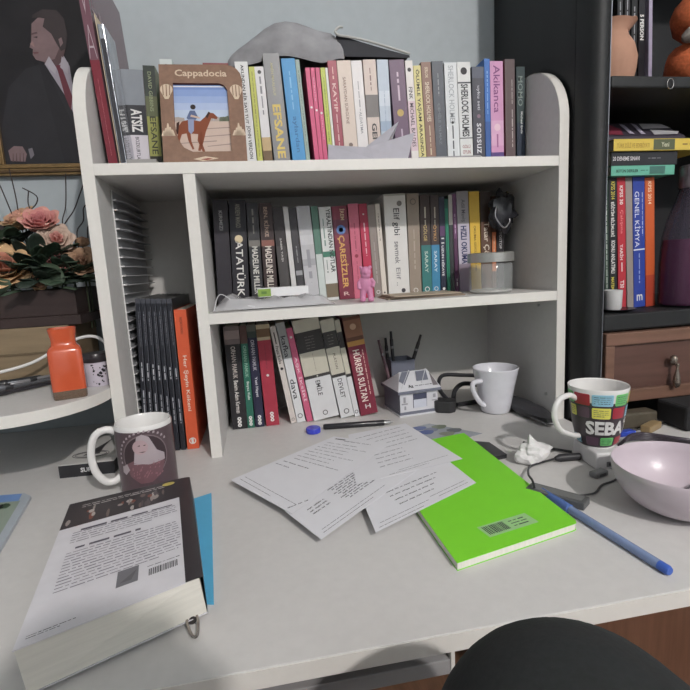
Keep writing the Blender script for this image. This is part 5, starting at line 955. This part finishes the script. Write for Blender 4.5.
b = MB().lathe([(.0005, .0), (.004, -.004), (.0022, -.010), (.003, -.016), (.0058, -.028), (.0070, -.038), (.0055, -.046), (.0005, -.050)], AN, 14); b.build('drop_handle', dfo, smooth=True, loc=(.193, yy-.014, .857)); MB().lathe([(.001, -.004), (.0065, -.003), (.0065, .004), (.004, .007), (.001, .008)], AN, 14).build('knob', dfo, smooth=True, loc=(.186, yy-.012, .864))
cbx('lower_panel', .76, XR-.019, -.03, -.012, -.70, -.02, mat(112, 74, 54, .5, noise_s=40, amt=.14, stretch=(3, 1, .2)))
cbx('plinth', .8912, XR-.019, -.018, .28, -.75, -.705, BKW)
t = thing('ring', 'thin silver wire ring hanging on the edge of the upper cabinet shelf', 'ring', (1.005, -.0455, .612)); MB().tube([(.0065*math.cos(a), -.001, .0085*math.sin(a)) for a in [k*PI/10 for k in range(21)]], .0008, SV, 6, caps=False).build('wire_ring', t, smooth=True)
# dark case in front of the cabinet
t = thing('black_case', 'black fabric case lying in front of the cabinet drawer behind the bowl', 'case', (1.09, -.105, .0003)); MB().box(-.105, .15, -.035, .035, 0, .045, mat(28, 28, 31, .8, noise_s=80, amt=.1)).build('case_body', t, bevel=.006)
t = thing('wallet', 'worn olive brown wallet lying at the foot of the cabinet behind the colourful mug', 'wallet', (.925, -.088, .0003), rz=0); MB().box(-.055, .04, -.010, .020, 0, .030, mat(76, 68, 54, .7, noise_s=40, amt=.15)).build('wallet_body', t, bevel=.004)
# cabinet books
gC = 'upright study books in the cabinet'
row(GEO_cab, .035, .2075, .19, gC, [
 ('dark green spine with tiny white print, leftmost upright book in the cabinet', (36, 56, 46), [], [(None, .1, .9, .35, (190, 200, 190))]),
 ('black spine with yellow and white print, second upright book in the cabinet', (30, 32, 36), [], [('KPSS 2014', .03, .16, .5, (206, 190, 60)), ('EĞİTİM BİLİMLERİ', .18, .44, .5, W1, 0, .02), ('KONU ANLATIMLI', .47, .72, .5, W1, 0, .02), ('MATEMATİK', .75, .92, .5, (206, 190, 60), 0, .02)]),
 ('red exam book with white lettering in the cabinet', (190, 38, 52), [], [('KPSS 30', .06, .2, .4, W1, 0, .02), ('Çalışma', .24, .42, .4, (226, 130, 130)), ('TARİH', .5, .62, .45, W1, 0, .02), (None, .64, .72, .3, W1), ('T30', .78, .84, .5, W1, 0, .02)]),
 ('taupe blank page block between red and blue books', (142, 132, 126), [], []),
 ('royal blue chemistry book with large white title in the cabinet', (38, 62, 160), [(.545, .555, (210, 214, 226))], [('GENEL KİMYA', .11, .53, .5, (220, 222, 232), -.1, 0), (None, .12, .45, .14, (170, 180, 220), .3), (None, .58, .82, .2, (150, 164, 214)), ('^m', .9, .95, .5, W1)]),
 ('orange exam book fading darker, right of the blue chemistry book', (204, 84, 34), [(.75, 1, (176, 58, 34))], [('KPSS 2014', .03, .2, .35, (232, 214, 180), 0, .01)]),
])
slab('book', 'teal book lying flat, lowest of the three on top of the cabinet books', 'book', .945, 1.085, .02, .21, .4685, .487, (92, 176, 150), page=True, print_=[('BÜTÜN DERSLER', .08, .42, .36, (24, 50, 44)), ('#', .6, .85, .8, (60, 110, 100)), (None, .46, .58, .2, (40, 90, 80))])
slab('book', 'black book lying flat between the teal and yellow ones', 'book', .945, 1.09, .02, .21, .4873, .513, (34, 36, 42), page=True, print_=[('20 DENEME SINAVI', .02, .42, .3, (206, 200, 204)), (None, .55, .75, .15, (110, 108, 114))])
slab('book', 'yellow book lying flat on top of the black one in the cabinet', 'book', .945, 1.16, .015, .21, .5133, .535, (214, 184, 66), page=True, print_=[('TÜRK DİLİ VE EDEBİYATI', .03, .36, .5, (176, 140, 50)), ('#', .40, .62, .9, (84, 92, 64)), ('Yeni', .48, .56, .4, (200, 200, 170)), (None, .7, .8, .4, (140, 110, 50))])
t = thing('printed_bag', 'folded paper bag with red and violet tulips printed on it, lying on the yellow book', 'bag', (1.03, .10, .5353))
b = MB(); b.box(-.09, .085, -.07, .06, 0, .008, mat(60, 52, 66, .6)); b.add([(-.085, -.07, .0081), (.085, -.07, .0081), (.07, -.02, .046), (-.08, -.02, .046), (.085, .05, .0081), (-.085, .05, .0081)], [(0, 1, 2, 3), (3, 2, 4, 5), (0, 3, 5), (1, 4, 2)], mat(58, 50, 64, .6))
def BF(u, v, e=.0008): return (-.085+.17*u, -.0705+.05*v-e*.5, .0085+.038*v+e)
for c_, q_ in (((128, 40, 60), [(.02, .1), (.2, .05), (.26, .5), (.18, .85), (.05, .7)]), ((170, 160, 180), [(.3, .15), (.36, .1), (.38, .8), (.33, .9)]), ((170, 160, 180), [(.44, .1), (.5, .1), (.54, .8), (.5, .95)]), ((180, 176, 180), [(.56, .5), (.95, .55), (.9, .85), (.6, .9)]), ((170, 168, 172), [(.6, .05), (.92, .1), (.99, .3), (.64, .45)])): b.flat([BF(*p) for p in q_], mat(*c_, .6))
b.build('bag_body', t)
t = thing('saucer', 'small dark saucer on the cabinet shelf under the white tealight cup', 'saucer', (.952, -.0, .2073)); MB().lathe([(.001, 0), (.02, 0), (.032, .004), (.0335, .006), (.02, .003), (.001, .0028)], mat(44, 44, 50, .25), 36).build('dish', t, smooth=True)
t = thing('tealight_cup', 'white and grey tealight cup standing on the dark saucer', 'candle holder', (.938, -.004, .2105)); MB().lathe([(.001, 0), (.0135, 0), (.0165, .006), (.0175, .040), (.0165, .040), (.0155, .012), (.001, .012)], mat(196, 196, 196, .25), 32).build('cup_body', t, smooth=True); MB().lathe([(.001, .0121), (.015, .0121), (.015, .028), (.001, .029)], mat(150, 150, 150, .4), 24).build('candle', t, smooth=True)
bt = thing('glass_bottle', 'large dark glass bottle with purple liquid standing in the cabinet', 'bottle', (1.113, .0075, .2073))
GP_ = mat(66, 60, 76, .06, alpha=.45); LQ = mat(128, 44, 96, .2, alpha=.85)
MB().lathe([(.001, .002), (.044, .002), (.0485, .006), (.049, .015), (.049, .09), (.046, .14), (.038, .175), (.027, .205), (.020, .228), (.018, .25), (.0185, .262), (.021, .264), (.021, .272), (.018, .274), (.0155, .272), (.0155, .25)], GP_, 48).build('glass_body', bt, smooth=True)
MB().lathe([(.001, .004), (.043, .004), (.0465, .01), (.047, .09), (.0445, .134), (.001, .1345)], LQ, 40).build('purple_liquid', bt, smooth=True)
b = MB(); b.lathe([(.0215, .232), (.0225, .236), (.022, .268), (.020, .2755), (.001, .277)], mat(110, 100, 106, .25, .5, noise_s=40, amt=.4, bump=.4), 28); b.build('foil_cap', bt, smooth=True)
# upper cabinet shelf
CLY = mat(172, 126, 102, .85, noise_s=30, amt=.08)
t = thing('clay_jug', 'unglazed terracotta jug with a spout on the upper cabinet shelf', 'jug', (.938, .03, .6263))
b = MB(); prf = [(.001, 0), (.036, 0), (.042, .004), (.048, .03), (.0495, .05), (.044, .072), (.034, .088), (.032, .096), (.036, .106), (.040, .112), (.037, .113), (.029, .098), (.001, .09)]
b.lathe(prf, CLY, 40); b.v = [(x+max(0, x)*(.28 if z > .1 else 0)*1.0, y, z+(.004 if z > .1 and x > .02 else 0)) for x, y, z in b.v]; b.build('jug_body', t, smooth=True)
t = thing('candle', 'cream pillar candle standing behind the clay jug', 'candle', (.955, .125, .6263)); MB().lathe([(.001, 0), (.025, 0), (.025, .155), (.022, .158), (.001, .156)], mat(206, 202, 150, .6), 28).build('wax_body', t, smooth=True)
for i, (x, w_, c, lb) in enumerate(((.990, .012, (30, 30, 34), 'black'), (1.0055, .012, (34, 32, 36), 'black glossy'), (1.021, .013, (28, 28, 30), 'plain black'), (1.0375, .014, (30, 28, 34), 'black white-lettered'))):
    book(lb+' magazine on the upper cabinet shelf, %s in the dark row beside the jug' % ('nearest', 'second', 'third', 'farthest')[i], (x, w_, .27, -.03), .06, .6263, .2, c, [], [('5 PERSON', .45, .62, .6, W1, 0, .03)] if i == 3 else [(None, .3+.05*i, .8, .4, (150, 150, 156))], group='black magazines on the upper cabinet shelf', name='magazine', cat='magazine', gloss=.3)
book('pale lilac magazine next to the plush toy on the upper cabinet shelf', (1.0535, .008, .26, -.04), .055, .6263, .2, (160, 150, 176), [], [], group='black magazines on the upper cabinet shelf', name='magazine', cat='magazine')
t = thing('plush_toy', 'orange plush toy with grey and white patches on the upper cabinet shelf', 'plush toy', (1.114, .02, .6263))
OR = mat(196, 92, 48, .95, noise_s=200, amt=.2, bump=.5); GY2 = mat(130, 124, 118, .95, noise_s=200, amt=.2, bump=.5); WH2 = mat(170, 172, 180, .95, noise_s=200, amt=.1, bump=.5)
b = MB(); b.ball((0, 0, .044), (.05, .045, .0435), OR, wob=.12, seed=1); b.ball((0.005, -.005, .125), (.05, .045, .045), OR, wob=.12, seed=2); b.build('fur_body', t, smooth=True)
b = MB(); b.ball((.01, -.032, .048), (.032, .022, .032), WH2, wob=.1, seed=3); b.build('white_belly', t, smooth=True); b = MB(); b.ball((-.03, -.034, .085), (.03, .016, .014), GY2, M=Matrix.Rotation(-.35, 3, 'Y'), seed=4, wob=.2); b.ball((.005, -.038, .108), (.028, .018, .022), GY2, seed=5, wob=.2); b.build('grey_muzzle', t, smooth=True)

# ---------------------------------------------------------------- chair and seated person (only a knee is in view)
ch = thing('desk_chair', 'black desk chair in front of the desk under the seated person', 'chair', (.43, -1.05, -.75))
CH = mat(36, 36, 38, .8)
MB().box(-.24, .24, -.22, .24, .40, .46, CH).build('seat', ch, bevel=.02); MB().box(-.22, .22, -.32, -.27, .55, .95, CH).build('backrest', ch, bevel=.02); MB().tube([(0, -.2, .39), (0, -.31, .42), (0, -.335, .6)], .015, CH).build('back_bracket', ch); MB().tube([(0, 0, .1), (0, 0, .398)], .03, CH, 16).build('column', ch)
for k in range(5):
    a = 2*PI*k/5+.3; l_ = MB().tube([(0, 0, .1), (.28*math.cos(a), .28*math.sin(a), .065)], .018, CH).build('leg', ch); MB().ball((.28*math.cos(a), .28*math.sin(a), .031), .03, CH).build('caster', l_)
TR = mat(27, 30, 31, .95, noise_s=300, amt=.12, bump=.15); SH_ = mat(60, 62, 70, .9); SKP = mat(196, 150, 128, .6)
ps = thing('person', 'dark trousered raised knee of the seated person at the bottom edge', 'person', (.43, -1.15, -.29))
o0 = Vector((.43, -1.15, -.29))
def limb(b, pts, rs, m): b.tube([p-o0 for p in smooth_path(pts, 5)], [r for r in _interp(rs, 5)], m, 16)
def _interp(rs, n):
    o = []
    for i in range(len(rs)-1): o += [rs[i]+(rs[i+1]-rs[i])*k/n for k in range(n)]
    return o+[rs[-1]]
KN = Vector((.398, -.665, .0600))
b = MB()
b.ball(Vector((.43, -1.14, -.17))-o0, (.16, .12, .11), TR)
limb(b, [(.47, -1.12, -.19), (.452, -.93, -.085), (.422, -.76, .012), KN, (.408, -.655, -.03), (.42, -.70, -.12), (.44, -.78, -.235)], [.088, .085, .079, .074, .069, .058, .042], TR)
b.ball(KN-o0, (.075, .074, .074), TR, seg=24, rings=16)
limb(b, [(.36, -1.12, -.19), (.33, -.9, -.19), (.30, -.68, -.2), (.30, -.64, -.27), (.30, -.66, -.5), (.30, -.67, -.67)], [.088, .082, .07, .06, .055, .042], TR)
b.build('body', ps, remesh=.008)
b = MB(); b.ball(Vector((.40, -1.16, .0))-o0, (.16, .105, .20), SH_); b.ball(Vector((.40, -1.15, .16))-o0, (.19, .09, .09), SH_)
limb(b, [(.26, -1.16, .15), (.22, -1.12, .0), (.25, -1.0, -.1)], [.055, .048, .038], SH_); limb(b, [(.58, -1.16, .15), (.63, -1.12, .0), (.58, -1.0, -.10)], [.055, .048, .038], SH_); b.build('shirt', ps, remesh=.01)
b = MB(); b.tube([Vector((.38, -1.14, .2))-o0, Vector((.352, -1.07, .362))-o0], .05, SKP, 16); b.ball(Vector((.350, -1.04, .432))-o0, (.073, .09, .105), SKP, seg=20, rings=14)
limb(b, [(.25, -1.0, -.10), (.27, -.93, -.12)], [.033, .028], SKP); limb(b, [(.58, -1.0, -.10), (.55, -.93, -.11)], [.033, .028], SKP)
for s_, hx_ in ((1, .27), (-1, .55)):
    b.ball(Vector((hx_, -.90, -.118))-o0, (.038, .045, .016), SKP)
    for k in range(4): b.tube([Vector((hx_+(k-1.5)*.018, -.87, -.115))-o0, Vector((hx_+(k-1.5)*.02, -.835, -.118))-o0, Vector((hx_+(k-1.5)*.02, -.815, -.128))-o0], [.009, .0085, .007], SKP, 8)
    b.tube([Vector((hx_+s_*.03, -.915, -.115))-o0, Vector((hx_+s_*.052, -.885, -.12))-o0, Vector((hx_+s_*.054, -.86, -.128))-o0], [.011, .010, .008], SKP, 8)
b.ball(Vector((.350, -.946, .422))-o0, (.012, .016, .018), SKP); b.build('head_and_hands', ps, remesh=.005)
b = MB(); b.ball(Vector((.350, -1.055, .457))-o0, (.08, .093, .095), mat(40, 32, 28, .8), wob=.1); b.build('hair', ps, smooth=True)
b = MB(); 
for x_, y_, z_ in ((.44, -.76, -.268), (.30, -.63, -.718)): b.ball(Vector((x_, y_, z_))-o0, (.045, .12, .032), CH)
b.build('socks', ps, smooth=True)
